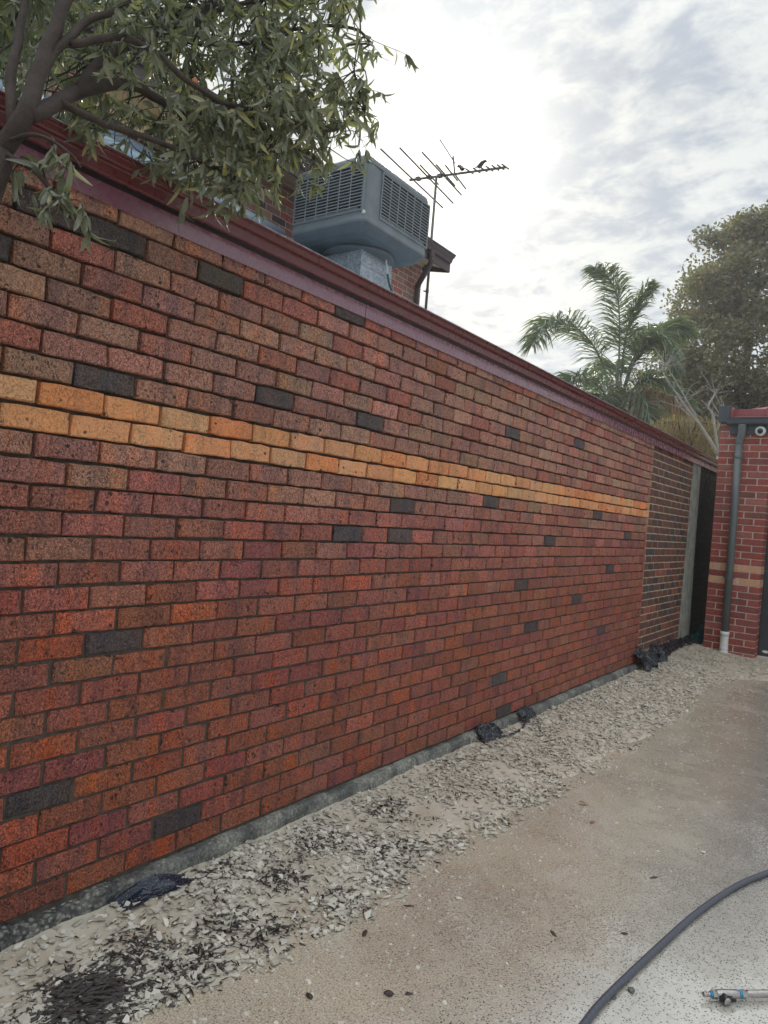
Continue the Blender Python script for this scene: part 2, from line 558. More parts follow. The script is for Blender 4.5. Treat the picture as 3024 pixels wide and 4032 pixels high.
def plastic_mat(name, col, rough=.22):
    m, t = mat(name)
    f = t.noise(t.pos, 9.0, 2.0, .5, .6)
    d = t.noise(t.pos, 160.0, 3.0, .6)
    c = t.mix(t.math('MULTIPLY', t.ramp(d, .60, .68), .6), col, (.35, .31, .26))
    setp(t, Base_Color=c, Roughness=rough)
    bump(t, f, .5, .02)
    return m


M_plas = plastic_mat('black_plastic_sheet', (.012, .014, .020))
M_plasb = plastic_mat('blue_black_plastic_sheet', (.012, .018, .034), .18)
M_net = plastic_mat('green_woven_plastic', (.006, .055, .045), .4)


def hose_mat():
    m, t = mat('braided_grey_hose')
    y = t.n('ShaderNodeSeparateXYZ', None, Vector=t.pos)
    k = t.math('ADD', t.math('MULTIPLY', y.outputs[1], 210.0), t.math('MULTIPLY', y.outputs[0], 130.0))
    st = t.math('SINE', k)
    setp(t, Base_Color=t.mix(t.ramp(st, .3, .95), (.065, .067, .085), (.085, .088, .105)), Roughness=.42)
    bump(t, st, .06, .001)
    return m


M_hose = hose_mat()


def leaf_mat(name, c1, c2, c3, trans=.35, rough=.42):
    m, t = mat(name)
    g = t.n('ShaderNodeNewGeometry')
    oi = t.n('ShaderNodeObjectInfo')
    r_ = t.math('FRACT', t.math('ADD', g.outputs['Random Per Island'], oi.outputs['Random']))
    f = t.noise(t.pos, 22.0, 3.0, .6)
    c = t.mix(t.math('ADD', t.math('MULTIPLY', r_, .7), t.math('MULTIPLY', f, .3)), c1, c2)
    c = t.mix(t.ramp(t.math('FRACT', t.math('MULTIPLY', r_, 7.31)), .84, .97), c, c3)
    setp(t, Base_Color=c, Roughness=rough)
    tr = t.n('ShaderNodeBsdfTranslucent', None, Color=t.mix(1.0, c, (1.5, 1.8, .7), 'MULTIPLY')).outputs[0]
    mx = t.n('ShaderNodeMixShader', None, i0=trans, i1=t.bsdf.outputs[0], i2=tr).outputs[0]
    out = m.node_tree.nodes['Material Output']
    m.node_tree.links.new(mx, out.inputs['Surface'])
    return m


M_leaf = leaf_mat('pittosporum_leaf', (.105, .115, .078), (.27, .275, .195), (.44, .40, .20), .18)
M_leaf_far = leaf_mat('copper_tinged_leaf', (.11, .11, .08), (.22, .19, .125), (.34, .23, .13), .25, .6)
M_palm = leaf_mat('palm_leaflet', (.085, .125, .09), (.17, .21, .13), (.26, .25, .15), .25, .4)
M_palmdead = leaf_mat('dead_palm_leaflet', (.17, .11, .07), (.30, .20, .12), (.40, .25, .12), .3, .8)
M_weep = leaf_mat('dry_hanging_foliage', (.15, .115, .09), (.27, .19, .13), (.42, .27, .15), .4, .8)
M_shrub = leaf_mat('olive_shrub_leaf', (.06, .07, .035), (.12, .12, .06), (.22, .19, .08), .3, .6)
M_bark = simple('grey_brown_bark', (.062, .045, .036), .85, var=.4, scale=18, bmp=.9, bd=.006)
M_barkp = simple('palm_trunk_fibre', (.20, .16, .12), .9, var=.4, scale=14, bmp=.8, bd=.02)
M_bone = simple('bleached_dead_wood', (.36, .335, .30), .8, var=.25, scale=14, bmp=.4)
# ================================================================== large structure
ZB, CO, BL = .12, .086, .24           # underside of the first course, course height, brick module
Y_END = 7.064                         # far end of the newer brickwork


def grid(name, x0, x1, nx, y0, y1, ny, zf, m, kind, smooth=True, lim=None):
    V, Fc = [], []
    for j in range(ny + 1):
        for i in range(nx + 1):
            x = x0 + (x1 - x0) * i / nx
            y = y0 + (y1 - y0) * j / ny
            V.append((x, y, zf(x, y)))
    for j in range(ny):
        for i in range(nx):
            a = j * (nx + 1) + i
            Fc.append((a, a + 1, a + nx + 2, a + nx + 1))
    o = obj(name, mesh(name, V, Fc, m, smooth))
    return tag(o, kind=kind)


def nz(x, y, s, seed=0.0):
    return noise.noise(Vector((x * s, y * s, seed)))


# ground to the horizon
V = [(-70, -70, -.02), (70, -70, -.02), (70, 70, -.02), (-70, 70, -.02)]
tag(obj('ground', mesh('ground', V, [(0, 1, 2, 3)], simple('far_ground', (.16, .14, .10), .95, scale=.4))), kind='structure')
V = [(0.0, -4, 0), (9, -4, 0), (9, 9.72, 0), (0.0, 9.72, 0)]
tag(obj('driveway', mesh('driveway', V, [(0, 1, 2, 3)], M_drive)), kind='structure')


def bed_w(y):
    """width of the rubble bed along the wall"""
    pts = [(-2, .42), (0, .50), (.45, .62), (.8, .70), (1.25, .72), (1.7, .70), (2.5, .76), (3.6, .80), (5.3, .84), (7, .74), (7.7, .86), (8.3, 1.4), (9.6, 2.6)]
    for (a, wa), (b, wb) in zip(pts, pts[1:]):
        if a <= y <= b:
            return wa + (wb - wa) * (y - a) / (b - a)
    return pts[-1][1]


def bed_h(x, y):
    q = x / (bed_w(y) + .10 * nz(x, y, 2.1, 5) + .05 * nz(x, y, 8, 6))
    h = .058 * max(0, 1 - q) ** 1.15 if q < 1 else 0
    if y > 7:
        h += .05 * max(0, 1 - x / .7) * min(1, (y - 7) / 1.5)
    return h + ((.010 if y < 4 else .004) * nz(x, y, 7) + .004 * nz(x, y, 27)) * (1 if q < .9 else max(0, (1.05 - q) / .15)) - .012 * max(0, min(1, (q - .93) / .15))


grid('sand', 0.0, 1.6, 64, -1.6, 9.72, 360, lambda x, y: bed_h(x, y) + .001, M_sand, 'structure')


# ------------------------------------------------------------------ bricks
def brick_mesh(name, L, H, D, m, rnd, jit=.0018, ch=.005, axis='x'):
    """front face in the local plane x=0 (or y=0), long side along the other axis; chamfered uneven rim"""
    per = []
    n = 4
    for k in range(n):
        per.append((-L / 2 + L * k / n, -H / 2))
    per.append((L / 2, -H / 2))
    for k in range(n):
        per.append((L / 2 - L * k / n, H / 2))
    per.append((-L / 2, H / 2))
    fr, sd, bk = [], [], []
    for a, b in per:
        ja, jb = rnd.uniform(-jit, jit), rnd.uniform(-jit, jit)
        corner = abs(abs(a) - L / 2) < 1e-6
        cut = rnd.uniform(0, .004 + jit * 1.6) if corner else 0
        sa, sb = math.copysign(1, a), math.copysign(1, b)
        sd.append((-ch * 1.0, a + ja - sa * cut * .6 * corner, b + jb - sb * cut * .4))
        fr.append((rnd.uniform(-.0012, .0012), a + ja - (sa * (ch + cut) if corner else 0), b + jb - sb * (ch * .8 + cut * .5)))
        bk.append((-D, a, b))
    k = len(per)
    V = fr + sd + bk + [(rnd.uniform(-.001, .002), 0, 0)]
    Fc = []
    for i in range(k):
        j = (i + 1) % k
        Fc += [(3 * k, i, j), (i, k + i, k + j, j), (k + i, 2 * k + i, 2 * k + j, k + j)]
    if axis == 'y':
        V = [(v[1], -v[0], v[2]) for v in V]
    return mesh(name, V, Fc, m)


def shade(c, rnd, a=.16):
    k = 1 + rnd.uniform(-a, a)
    return (c[0] * k * (1 + rnd.uniform(-.05, .05)), c[1] * k * (1 + rnd.uniform(-.06, .06)), c[2] * k * (1 + rnd.uniform(-.06, .06)), 1)


def joined_bricks(name, items, protos, m, parent):
    """items: (position, proto index, colour); one mesh, kind stuff"""
    me = bpy.data.meshes.new(name)
    V, Fc, colr = [], [], []
    rnd = random.Random(9)
    for p, pi, c in items:
        q = protos[pi]
        b = len(V)
        V += [(v.co.x + p[0], v.co.y + p[1], v.co.z + p[2]) for v in q.vertices]
        Fc += [tuple(i + b for i in f.vertices) for f in q.polygons]
        colr += [(c[0], c[1], c[2], rnd.random())] * len(q.vertices)
    me.from_pydata(V, [], Fc)
    at = me.color_attributes.new('Col', 'FLOAT_COLOR', 'POINT')
    at.data.foreach_set('color', [t for c in colr for t in c])
    me.materials.append(m)
    o = obj(name, me, parent)
    o['kind'] = 'stuff'
    return o


C_BROWN = [(.56, .24, .17), (.43, .19, .145), (.50, .235, .165), (.48, .220, .155), (.46, .230, .155), (.54, .265, .175), (.45, .205, .155), (.49, .265, .170)]
C_RED = [(.58, .195, .120), (.56, .20, .125), (.54, .18, .115)]
C_CRIM = [(.52, .185, .135), (.50, .175, .125)]
C_CHAR = (.125, .100, .094)
C_YEL = [(.97, .445, .19), (.97, .42, .165), (.96, .475, .22), (.96, .36, .14), (.95, .49, .24), (.97, .43, .18)]
DARK = {(0, 21), (-1, 27), (0, 27), (2, 27), (4, 22), (7, 22), (6, 15), (8, 17), (1, 10), (0, 4), (2, 1), (6, 28), (14, 24), (22, 18),
        (15, 11), (20, 9), (19, 25), (15, 0), (16, 7), (-2, 25), (23, 5), (13, 18), (24, 12), (26, 16)}
REDS = {(7, 12), (1, 4), (0, 2), (2, 0), (2, 11), (18, 10), (11, 7), (7, 1), (0, 10), (0, 6), (3, 5), (1, 9), (-1, 3), (-1, 1), (5, 6), (9, 4), (12, 8), (14, 5)}
CRIM = {(0, 26), (-1, 22), (1, 24), (6, 26), (28, 26), (1, 17), (2, 15), (12, 24), (20, 26)}

wall = thing('brick_wall', 'long wall of mottled red brown rock face bricks with a two course yellow brick stripe', 'wall', (0, 2.8, 0))
rb = random.Random(4)
protos = [brick_mesh('brick', .2315, .0755, .045, M_brick, rb, .0027) for _ in range(14)]
nlow = len(protos)
protos += [brick_mesh('brick', .2325, .0775, .045, M_brick, rb, .0022) for _ in range(12)]
cut_protos = {}
items = []
for n in range(29):
    hz = ZB + CO * n + .043
    for j in range(-7, 31):
        y0 = BL * (j + (.5 if n % 2 else 0)) + .005
        y1 = y0 + .2305
        y1 = min(y1, Y_END)
        if y1 - y0 < .04:
            continue
        key = (j, n)
        if n in (19, 20):
            c = shade(rb.choice(C_YEL), rb, .10)
        elif key in DARK:
            c = shade(C_CHAR, rb, .1)
        elif key in REDS:
            c = shade(rb.choice(C_RED), rb, .1)
        elif key in CRIM:
            c = shade(rb.choice(C_CRIM), rb, .1)
        else:
            u = rb.random()
            lo = n < 17
            if u < .003 and n < 17:
                c = shade(C_CHAR, rb, .3)
            elif u < (.36 if lo else .07):
                c = shade(rb.choice(C_RED), rb)
                c = (c[0] * .84, c[1] * .92, c[2] * .98, 1)
            elif u < (.36 if lo else .14):
                c = shade(rb.choice(C_CRIM), rb)
            else:
                c = shade(rb.choice(C_BROWN), rb)
                if lo:
                    c = (c[0] * 1.0, c[1] * .80, c[2] * .88, 1)
                if n > 21:
                    c = (c[0] * 1.06, c[1] * 1.10, c[2] * 1.14, 1)
        px_ = rb.uniform(-.0022, .0022)
        pos = (px_, (y0 + y1) / 2 + rb.uniform(-.002, .002), hz + rb.uniform(-.0018, .0018))
        if y1 - y0 < .228:
            kk = round(y1 - y0, 2)
            if kk not in cut_protos:
                cut_protos[kk] = len(protos)
                protos.append(brick_mesh('brick', y1 - y0, .0748, .045, M_brick, rb))
            pi = cut_protos[kk]
        else:
            pi = rb.randrange(14) if n > 17 else nlow + rb.randrange(12)
        items.append((pos, pi, c, j, n))
vis = [it for it in items if it[0][1] > -.30 + .06 * 0]
vis.sort(key=lambda it: it[0][1])
partset = set(id(it) for it in vis[:300])
for it in vis[:300]:
    o = bpy.data.objects.new('brick', protos[it[1]])
    link(o, wall)
    o.location = Vector(it[0]) - wall.location
    o.rotation_euler = (rb.uniform(-.006, .006), rb.uniform(-.008, .008), rb.uniform(-.010, .010))
    o.color = it[2]
joined_bricks('bricks', [it[:3] for it in items if id(it) not in partset], protos, M_brickA, wall)
mb = MB()
mb.extrude([(-.30, .09), (-.0085, .09), (-.0085, .8), (-.014, 1.35), (-.028, 1.75), (-.030, 2.62), (-.30, 2.62)], -1.72, Y_END - .012)
mb.build('mortar', M_mortar, wall)

# older wall with flush cream pointing
old = thing('brick_wall', 'older dark brown brick wall with cream mortar joints, between the mottled wall and the concrete post', 'wall', (-.03, 8.1, 0))
ro = random.Random(8)
oprot = [brick_mesh('brick', .229, .0742, .035, M_old, ro, .002, .003) for _ in range(5)]
ocut = {}


def lay(parent, protos_, m, x, ya, yb, z0, n0, n1, cols, rnd, co_=CO, bl=BL, gap=.011, H=.075, D=.035, shift=0.0, skip=None):
    cut = {}
    out = []
    for n in range(n0, n1):
        off = (.5 if n % 2 else 0) * bl + rnd.uniform(-.02, .02) + shift
        y = ya - ((ya + off) % bl) if False else ya - off
        while y < yb - .03:
            a, b = max(y, ya), min(y + bl - gap, yb)
            if b - a > .035:
                L = b - a
                if abs(L - (bl - gap)) < .004:
                    me = rnd.choice(protos_)
                else:
                    kk = round(L, 2)
                    if kk not in cut:
                        cut[kk] = brick_mesh('brick', kk, H, D, m, rnd, .0015, .003)
                    me = cut[kk]
                c = cols(n, rnd)
                pos = (x + rnd.uniform(-.0015, .0015), (a + b) / 2, z0 + co_ * n + co_ / 2)
                if not (skip and skip(pos)):
                    out.append((pos, me, c))
            y += bl
    return out


def place(out, parent):
    for pos, me, c in out:
        o = bpy.data.objects.new('brick', me)
        link(o, parent)
        o.location = Vector(pos) - parent.location
        o.color = c


def old_cols(n, r):
    u = r.random()
    if u < .14:
        return shade((.075, .066, .068), r)
    if u < .22:
        return shade((.29, .095, .06), r)
    return shade(r.choice([(.155, .068, .052), (.17, .073, .052), (.135, .065, .055)]), r)


place(lay(old, oprot, M_old, -.030, Y_END, 9.07, ZB, 1, 29, old_cols, ro), old)
mb = MB()
mb.box((-.30, Y_END - .01, .0), (-.0335, 9.08, 2.62))
mb.build('mortar', M_mortar_cream, old)
mb = MB()
zs = [0.14 + i * .085 for i in range(30)]
V, Fc = [], []
for i, z in enumerate(zs):
    a = 9.08 + .022 * nz(z, 0, 3.3, 2) - (.10 - .035 * z)
    b = 9.47 + .03 * nz(z, 7, 2.7, 4) + .12 * (1 - z / 2.6) ** 2
    V += [(-.06, a, z), (-.012, a + .012, z), (-.010, b - .012, z), (-.06, b, z)]
for i in range(len(zs) - 1):
    for k in range(3):
        p = i * 4 + k
        Fc.append((p, p + 1, p + 5, p + 4))
post = thing('concrete_post', 'rough grey concrete post between the cream jointed wall and the blackened wall', 'post', (-.03, 9.2, 0))
obj('shaft', mesh('shaft', V, Fc, M_postc), post)
mb = MB()
mb.box((-.29, 9.085, 0), (-.062, 9.50, 2.6))
mb.build('core', M_postc, post)
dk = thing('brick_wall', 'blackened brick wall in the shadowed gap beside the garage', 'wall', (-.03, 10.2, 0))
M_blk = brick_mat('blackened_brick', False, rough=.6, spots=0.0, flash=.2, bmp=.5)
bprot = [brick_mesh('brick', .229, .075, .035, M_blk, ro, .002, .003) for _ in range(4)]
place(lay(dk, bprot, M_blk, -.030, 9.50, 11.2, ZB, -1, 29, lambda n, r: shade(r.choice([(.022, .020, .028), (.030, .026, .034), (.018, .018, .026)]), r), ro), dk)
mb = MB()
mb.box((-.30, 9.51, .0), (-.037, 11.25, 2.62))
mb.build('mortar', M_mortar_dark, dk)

# concrete strip footing proud of the wall
V, Fc = [], []
ny, prof = 520, [(.0, 1.0), (.35, 1.0), (.75, .97), (.95, .86), (1.0, .6), (1.03, .3), (1.05, 0), (1.05, -.5)]
for j in range(ny + 1):
    y = -1.7 + (Y_END + 1.72) * j / ny
    wv = .050 + .014 * nz(y, 0, 2.7, 1) + .004 * nz(y, 0, 9, 2) - (.006 if int((y + 2) / .62) % 2 else 0)
    tp = .112 + .006 * nz(y, 3, 2.3, 1) - .012 * max(0, nz(y, 9, 5.0, 8)) + (-.018 if .05 < y < .3 else 0)
    for k, (a, b) in enumerate(prof):
        wv2 = (.012 if y > 1.4 else .005) * (nz(y, k * .35, 5.5, 11) + .5 * nz(y, k * .5, 13, 12))
        r_ = wv2 + .004 * nz(y * 3, k * 1.1, 7, 3) + (.007 * nz(y * 6, k * 1.7, 6, 3) if y < .75 else 0)
        V.append((wv * a + (r_ if k > 1 else 0) - (.02 if k == 0 else 0), y, max(-.02, tp * b + (r_ if k in (1, 2, 3) else 0))))
for j in range(ny):
    for k in range(len(prof) - 1):
        a = j * len(prof) + k
        Fc.append((a, a + len(prof), a + len(prof) + 1, a + 1))
fo = obj('concrete_footing', mesh('concrete_footing', V, Fc, M_foot, True))
tag(fo, 'rough grey concrete footing strip along the base of the mottled brick wall', 'footing')

# ------------------------------------------------------------------ lean-to roof with its gutter
lean = thing('lean_to_roof', 'maroon gutter and flashing along the top of the brick wall with pale low roof behind', 'roof', (-.5, 4, 2.6))
mb = MB()
joints = [-1.8, 1.66, 5.42, 11.2]
for a, b in zip(joints, joints[1:]):
    fl = MB()
    fl.box((.0075, a + .002, 2.577), (.0095 + .002 * (a > 0), b, 2.6445))
    fl.build('flashing', M_flash, lean)
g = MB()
g.box((.004, -1.8, 2.645), (.0115, 11.2, 2.70))  # dark strip standing in for the shade under the gutter
g.build('gap_shade_strip', M_gap_shade, lean)
gp = [(.040, 2.6505), (.058, 2.649), (.061, 2.652), (.064, 2.684), (.068, 2.689), (.082, 2.691), (.086, 2.696), (.090, 2.712), (.094, 2.716),
      (.101, 2.717), (.103, 2.722), (.100, 2.7255), (.096, 2.724), (.088, 2.718), (.083, 2.700), (.062, 2.694), (.056, 2.656), (.040, 2.656)]
for a, b in ((-1.8, 4.55), (4.553, 9.3), (9.303, 11.25)):
    g = MB()
    g.extrude(gp, a, b)
    g.build('gutter', M_maroon, lean)
g = MB()
g.extrude([(-.02, 2.60), (.0, 2.655), (-3.74, 4.60), (-3.74, 4.55)], -1.8, 11.2)
g.build('roof_sheet', M_pale, lean)
rbm = MB()
for k in range(22):
    y = -1.5 + k * .6
    rbm.extrude([(.0, 2.656), (.0, 2.676), (-3.70, 4.600), (-3.70, 4.580)], y, y + .03)
o = rbm.build('roof_ribs', M_pale, lean)
o['kind'] = 'stuff'
g = MB()
g.tube([(-3.70, y, 4.695) for y in (1.3, 2.5, 3.7, 4.60)], .062, 14)
g.box((-3.78, 1.3, 4.56), (-3.65, 4.60, 4.66))
g.build('ridge_capping', M_pale, lean, True)

g = MB()
g.box((.086, -1.8, 2.7260), (.1015, 11.24, 2.7290))
g.build('gutter_rim', M_galv, lean)

# ------------------------------------------------------------------ two storey house behind
hs = thing('house', 'two storey brick house rising behind the wall, with brown eaves and cream board cladding', 'house', (-6.5, 3.5, 0))
rh = random.Random(3)
hprot = [brick_mesh('brick', .230, .076, .03, M_hou, rh, .001, .002) for _ in range(6)]


def hcols(n, r):
    u = r.random()
    if u < .13:
        return shade((.58, .22, .18), r, .08)
    if u < .22:
        return shade((.17, .14, .15), r, .1)
    return shade(r.choice([(.48, .28, .24), (.44, .27, .23), (.52, .33, .27), (.47, .25, .21)]), r, .1)


HX = -4.0
main = lay(hs, hprot, M_hou, HX, 3.40, 7.965, 4.516, 0, 12, hcols, rh, gap=.010, H=.076, D=.03)
left = lay(hs, hprot, M_hou, HX, 1.35, 2.32, 5.032, 0, 6, hcols, rh, gap=.010, H=.076, D=.03)
place(main + left, hs)
mb = MB()
mb.box((-10.5, -3, 0), (HX - .003, 7.962, 5.52))
mb.build('wall', M_mortar_pink, hs)
for k in range(9):
    b = MB()
    ya = 2.325 + k * .121
    b.box((HX - .002, ya + .004, 5.085), (HX + .030, ya + .117, 5.50))
    bevel(b.build('board', M_clad, hs), .004, 1)
b = MB()
b.box((HX, 2.30, 5.02), (HX + .06, 3.46, 5.083))
b.box((HX + .002, 3.418, 5.084), (HX + .045, 3.455, 5.5))
b.build('cladding_trim', M_brown, hs)
b = MB()
b.box((HX, 1.2, 4.62), (HX + .15, 3.12, 4.93))
bevel(b.build('apron_flashing', simple('blue_grey_apron', (.22, .29, .38), .3, scale=3), hs), .01)
eb = MB()
eb.extrude([(-4.0, 5.495), (-3.5, 5.335), (-3.5, 5.36), (-4.0, 5.52)], -3.4, 7.955)
eb.box((-4.03, -3.4, 5.45), (-3.965, 2.3, 5.486))
eb.box((-4.03, 3.46, 5.45), (-3.965, 7.962, 5.486))
eb.build('soffit', M_soffit, hs)
eb = MB()
eb.box((-3.515, -3.4, 5.30), (-3.49, 7.96, 5.47))
eb.extrude([(-4.05, 5.40), (-3.515, 5.30), (-3.515, 5.47), (-4.05, 5.54)], 7.9575, 7.985)
eb.build('fascia', M_brown, hs)
eb = MB()
eb.extrude([(-3.489, 5.42), (-3.45, 5.42), (-3.44, 5.45), (-3.425, 5.48), (-3.40, 5.495), (-3.385, 5.52), (-3.375, 5.532), (-3.39, 5.535), (-3.489, 5.50)], -3.4, 7.93)
eb.build('gutter', M_brown, hs)
eb = MB()
eb.add([(-3.45, -3.5, 5.54), (-3.45, 8.0, 5.54), (-7.2, 4.3, 7.1), (-7.2, .2, 7.1), (-10.9, 8.0, 5.54), (-10.9, -3.5, 5.54)],
       [(0, 1, 2, 3), (1, 4, 2), (4, 5, 3, 2), (5, 0, 3), (0, 5, 4, 1)])
eb.build('roof', M_tile, hs)
dp = MB()
dp.tube(smooth_curve([(-3.45, 7.37, 5.43), (-3.45, 7.375, 5.30), (-3.47, 7.385, 5.24), (-3.86, 7.70, 5.10), (-3.915, 7.745, 5.06), (-3.92, 7.75, 4.9), (-3.92, 7.75, 3.6)], 4), .043, 10)
dp.tube([(-3.92, 7.75, 4.93), (-3.92, 7.75, 4.945)], .047, 10)
dp.build('downpipe', M_brown, hs, True)
for (y, z0, z1, r_, m) in ((3.10, 4.85, 5.46, .022, M_pipe), (3.43, 4.72, 5.46, .02, M_white), (3.70, 4.55, 5.0, .017, M_white)):
    t_ = MB()
    t_.tube([(HX + .055, y, z0), (HX + .055, y + .01, (z0 + z1) / 2), (HX + .055, y, z1)], r_, 8)
    t_.build('wall_pipe', m, hs, True)

# ------------------------------------------------------------------ garage on the right
gar = thing('garage', 'red brick garage end with charcoal gutter, maroon roof and grey roller door', 'garage', (2, 9.6, 0))
rg = random.Random(6)
GK, GZ = .0905, -.0125
gcache = {}


def gbrick(x0, x1, y0, y1, n, face):
    """brick laid in the garage pier; face 'y' looks at the drive, 'x' is the return"""
    band = n in (11, 13)
    c = shade((.72, .40, .24), rg, .08) if band else shade(rg.choice([(.38, .088, .068), (.41, .095, .072), (.35, .085, .068), (.40, .125, .105), (.31, .095, .08)]), rg, .17)
    key = (round(x1 - x0, 3), round(y1 - y0, 3), face, rg.randrange(2))
    if key not in gcache:
        if face == 'y':
            L, D = x1 - x0, y1 - y0
            me = brick_mesh('brick', L, .0795, D, M_gar, rg, .001, .003, 'y')
        else:
            L, D = y1 - y0, x1 - x0
            me = brick_mesh('brick', L, .0795, D, M_gar, rg, .001, .003)
        gcache[key] = me
    o = bpy.data.objects.new('brick', gcache[key])
    link(o, gar)
    z = GZ + GK * n + GK / 2
    p = Vector(((x0 + x1) / 2, y0, z)) if face == 'y' else Vector((x1, (y0 + y1) / 2, z))
    o.location = p - gar.location
    o.color = c


for n in range(36):
    if n % 2:
        xs = [(.210, .322), (.334, .582), (.594, .850)]
    else:
        xs = [(.210, .453), (.465, .709), (.721, .850)]
    for a, b in xs:
        if n == 35 and a > .3:
            continue
        gbrick(a, b, 9.40, 9.505, n, 'y')
    gbrick(.76, .850, *((9.517, 9.70) if n % 2 else (9.517, 9.60)), n, 'x')
    if not n % 2:
        gbrick(.76, .850, 9.612, 9.70, n, 'x')
mb = MB()
mb.box((.214, 9.4055, -.01), (.8465, 9.70, 3.24))
mb.box((-.02 + .234, 9.702, -.01), (.84, 14.0, 3.2))
mb.build('wall', M_mortar_gar, gar)
# rest of the front beyond the picture edge
far_items = []
fprot = [brick_mesh('brick', .246, .0795, .1, brick_mat('garage_brick_joined', True, rough=.8, spots=.15, flash=.25, bmp=.4, fine=1.3), rg, .001, .003, 'y')]
for n in range(35):
    xr = [(3.35 + k * .258 + (.129 if n % 2 else 0)) for k in range(3)]
    if n >= 26:
        xr = [(.98 + k * .258 + (.129 if n % 2 else 0)) for k in range(12)]
    for x in xr:
        far_items.append(((x, 9.40, GZ + GK * n + GK / 2), 0, shade((.31, .066, .05), rg, .12)))
joined_bricks('bricks', far_items, fprot, fprot[0].materials[0], gar)
mb = MB()
mb.box((3.25, 9.41, 0), (4.1, 9.7, 3.2))
mb.box((.8475, 9.41, 2.36), (3.25, 9.7, 3.2))
mb.box((4.0, 9.702, 0), (4.1, 14, 3.2))
mb.box((.214, 14.0, 0), (4.1, 14.1, 3.2))
mb.build('wall', M_mortar_gar, gar)
for k in range(4):
    d = MB()
    z0 = .055 + k * .575
    d.box((.852, 9.66, z0), (3.24, 9.70, z0 + .570))
    bevel(d.build('door_panel', M_door, gar), .006, 2)
d = MB()
d.box((.852, 9.645, .012), (3.24, 9.69, .050))
d.build('door_sill', M_white, gar)
d = MB()
V = [(.945 + .042 * math.cos(i * math.pi / 10), 9.656, .115 + .018 * math.sin(i * math.pi / 10)) for i in range(20)]
V += [(v[0], 9.659, v[2]) for v in V]
d.add(V, [tuple(range(19, -1, -1))] + [(i, (i + 1) % 20, 20 + (i + 1) % 20, 20 + i) for i in range(20)])
d.build('oval_badge', M_white, gar)
g = MB()
g.box((.335, 9.378, 3.022), (4.15, 9.399, 3.15))
bevel(g.build('fascia', M_char, gar), .004)
g = MB()
gg = [(9.376, 3.145), (9.30, 3.145), (9.285, 3.150), (9.275, 3.165), (9.272, 3.215), (9.262, 3.222), (9.262, 3.240), (9.268, 3.240), (9.276, 3.228), (9.285, 3.160), (9.376, 3.155)]
n_ = len(gg)
V = [(.300, y, z) for y, z in gg] + [(4.2, y, z) for y, z in gg]
g.add(V, [(i, n_ + i, n_ + (i + 1) % n_, (i + 1) % n_) for i in range(n_)] + [tuple(range(n_)), tuple(range(2 * n_ - 1, n_ - 1, -1))])
g.build('gutter', M_char, gar)
g = MB()
g.box((.185, 9.33, 3.185), (.325, 9.72, 3.405))
bevel(g.build('parapet_cap', M_char, gar), .004)
g = MB()
g.box((.328, 9.36, 3.235), (.352, 9.9, 3.395))
g.add([(.352, 9.28, 3.245), (4.2, 9.28, 3.245), (4.2, 9.50, 3.285), (.352, 9.50, 3.285)], [(0, 1, 2, 3)])
g.box((.355, 9.505, 3.25), (.74, 9.60, 3.385))
g.box((.74, 9.49, 3.25), (.765, 9.61, 3.395))
g.add([(.765, 9.48, 3.285), (4.2, 9.48, 3.285), (4.2, 11.6, 3.90), (1.5, 11.6, 3.90)], [(0, 1, 2, 3)])
g.add([(.355, 9.60, 3.38), (.765, 9.48, 3.29), (1.5, 11.6, 3.90), (.355, 13.9, 3.38)], [(0, 1, 2, 3)])
g.build('roof', M_maroon_gar, gar)
# downpipe: swan neck under the gutter, grey tube, white pvc foot
g = MB()
g.tube(smooth_curve([(.495, 9.315, 3.146), (.497, 9.315, 3.05), (.490, 9.32, 2.99), (.474, 9.33, 2.94), (.470, 9.335, 2.88)], 5), .050, 16)
g.tube([(.470, 9.335, 2.90), (.480, 9.335, 1.6), (.484, 9.335, .335)], .049, 16)
g.tube([(.470, 9.335, 2.915), (.470, 9.335, 2.90)], .053, 16)
dpipe = g.build('downpipe', M_pipe, gar, True)
for z in (2.70, 1.075):
    g = MB()
    g.tube([(.4745, 9.335, z - .012), (.4745, 9.335, z + .012)], .0525, 16)
    g.box((.405, 9.372, z - .012), (.55, 9.378, z + .012))
    for s_ in (-1, 1):
        g.tube([(.477 + s_ * .068, 9.36, z), (.477 + s_ * .068, 9.372, z)], .009, 8)
    g.build('pipe_clip', M_pipe, gar)
g = MB()
g.tube([(.484, 9.335, .345), (.484, 9.335, .345 - .06)], .058, 18)
g.tube(smooth_curve([(.484, 9.335, .30), (.486, 9.335, .15), (.490, 9.325, .08), (.50, 9.30, -.02)], 4), .0525, 18)
g.tube([(.487, 9.332, .12), (.489, 9.328, .10)], .057, 18)
g.build('pipe_foot', M_white, gar, True)

camr = thing('security_camera', 'white dome security camera under the garage gutter beside the downpipe', 'security camera', (.716, 9.33, 3.06))
g = MB()
g.tube([(.716, 9.377, 3.06), (.716, 9.36, 3.06), (.716, 9.335, 3.06), (.716, 9.318, 3.058), (.716, 9.312, 3.058)], [.058, .064, .066, .058, .040], 24)
g.build('housing', M_white, camr, True)
g = MB()
g.tube([(.716, 9.3115, 3.058), (.716, 9.300, 3.056), (.716, 9.290, 3.054), (.716, 9.284, 3.053)], [.036, .034, .024, .008], 20)
g.build('lens', M_black, camr, True)

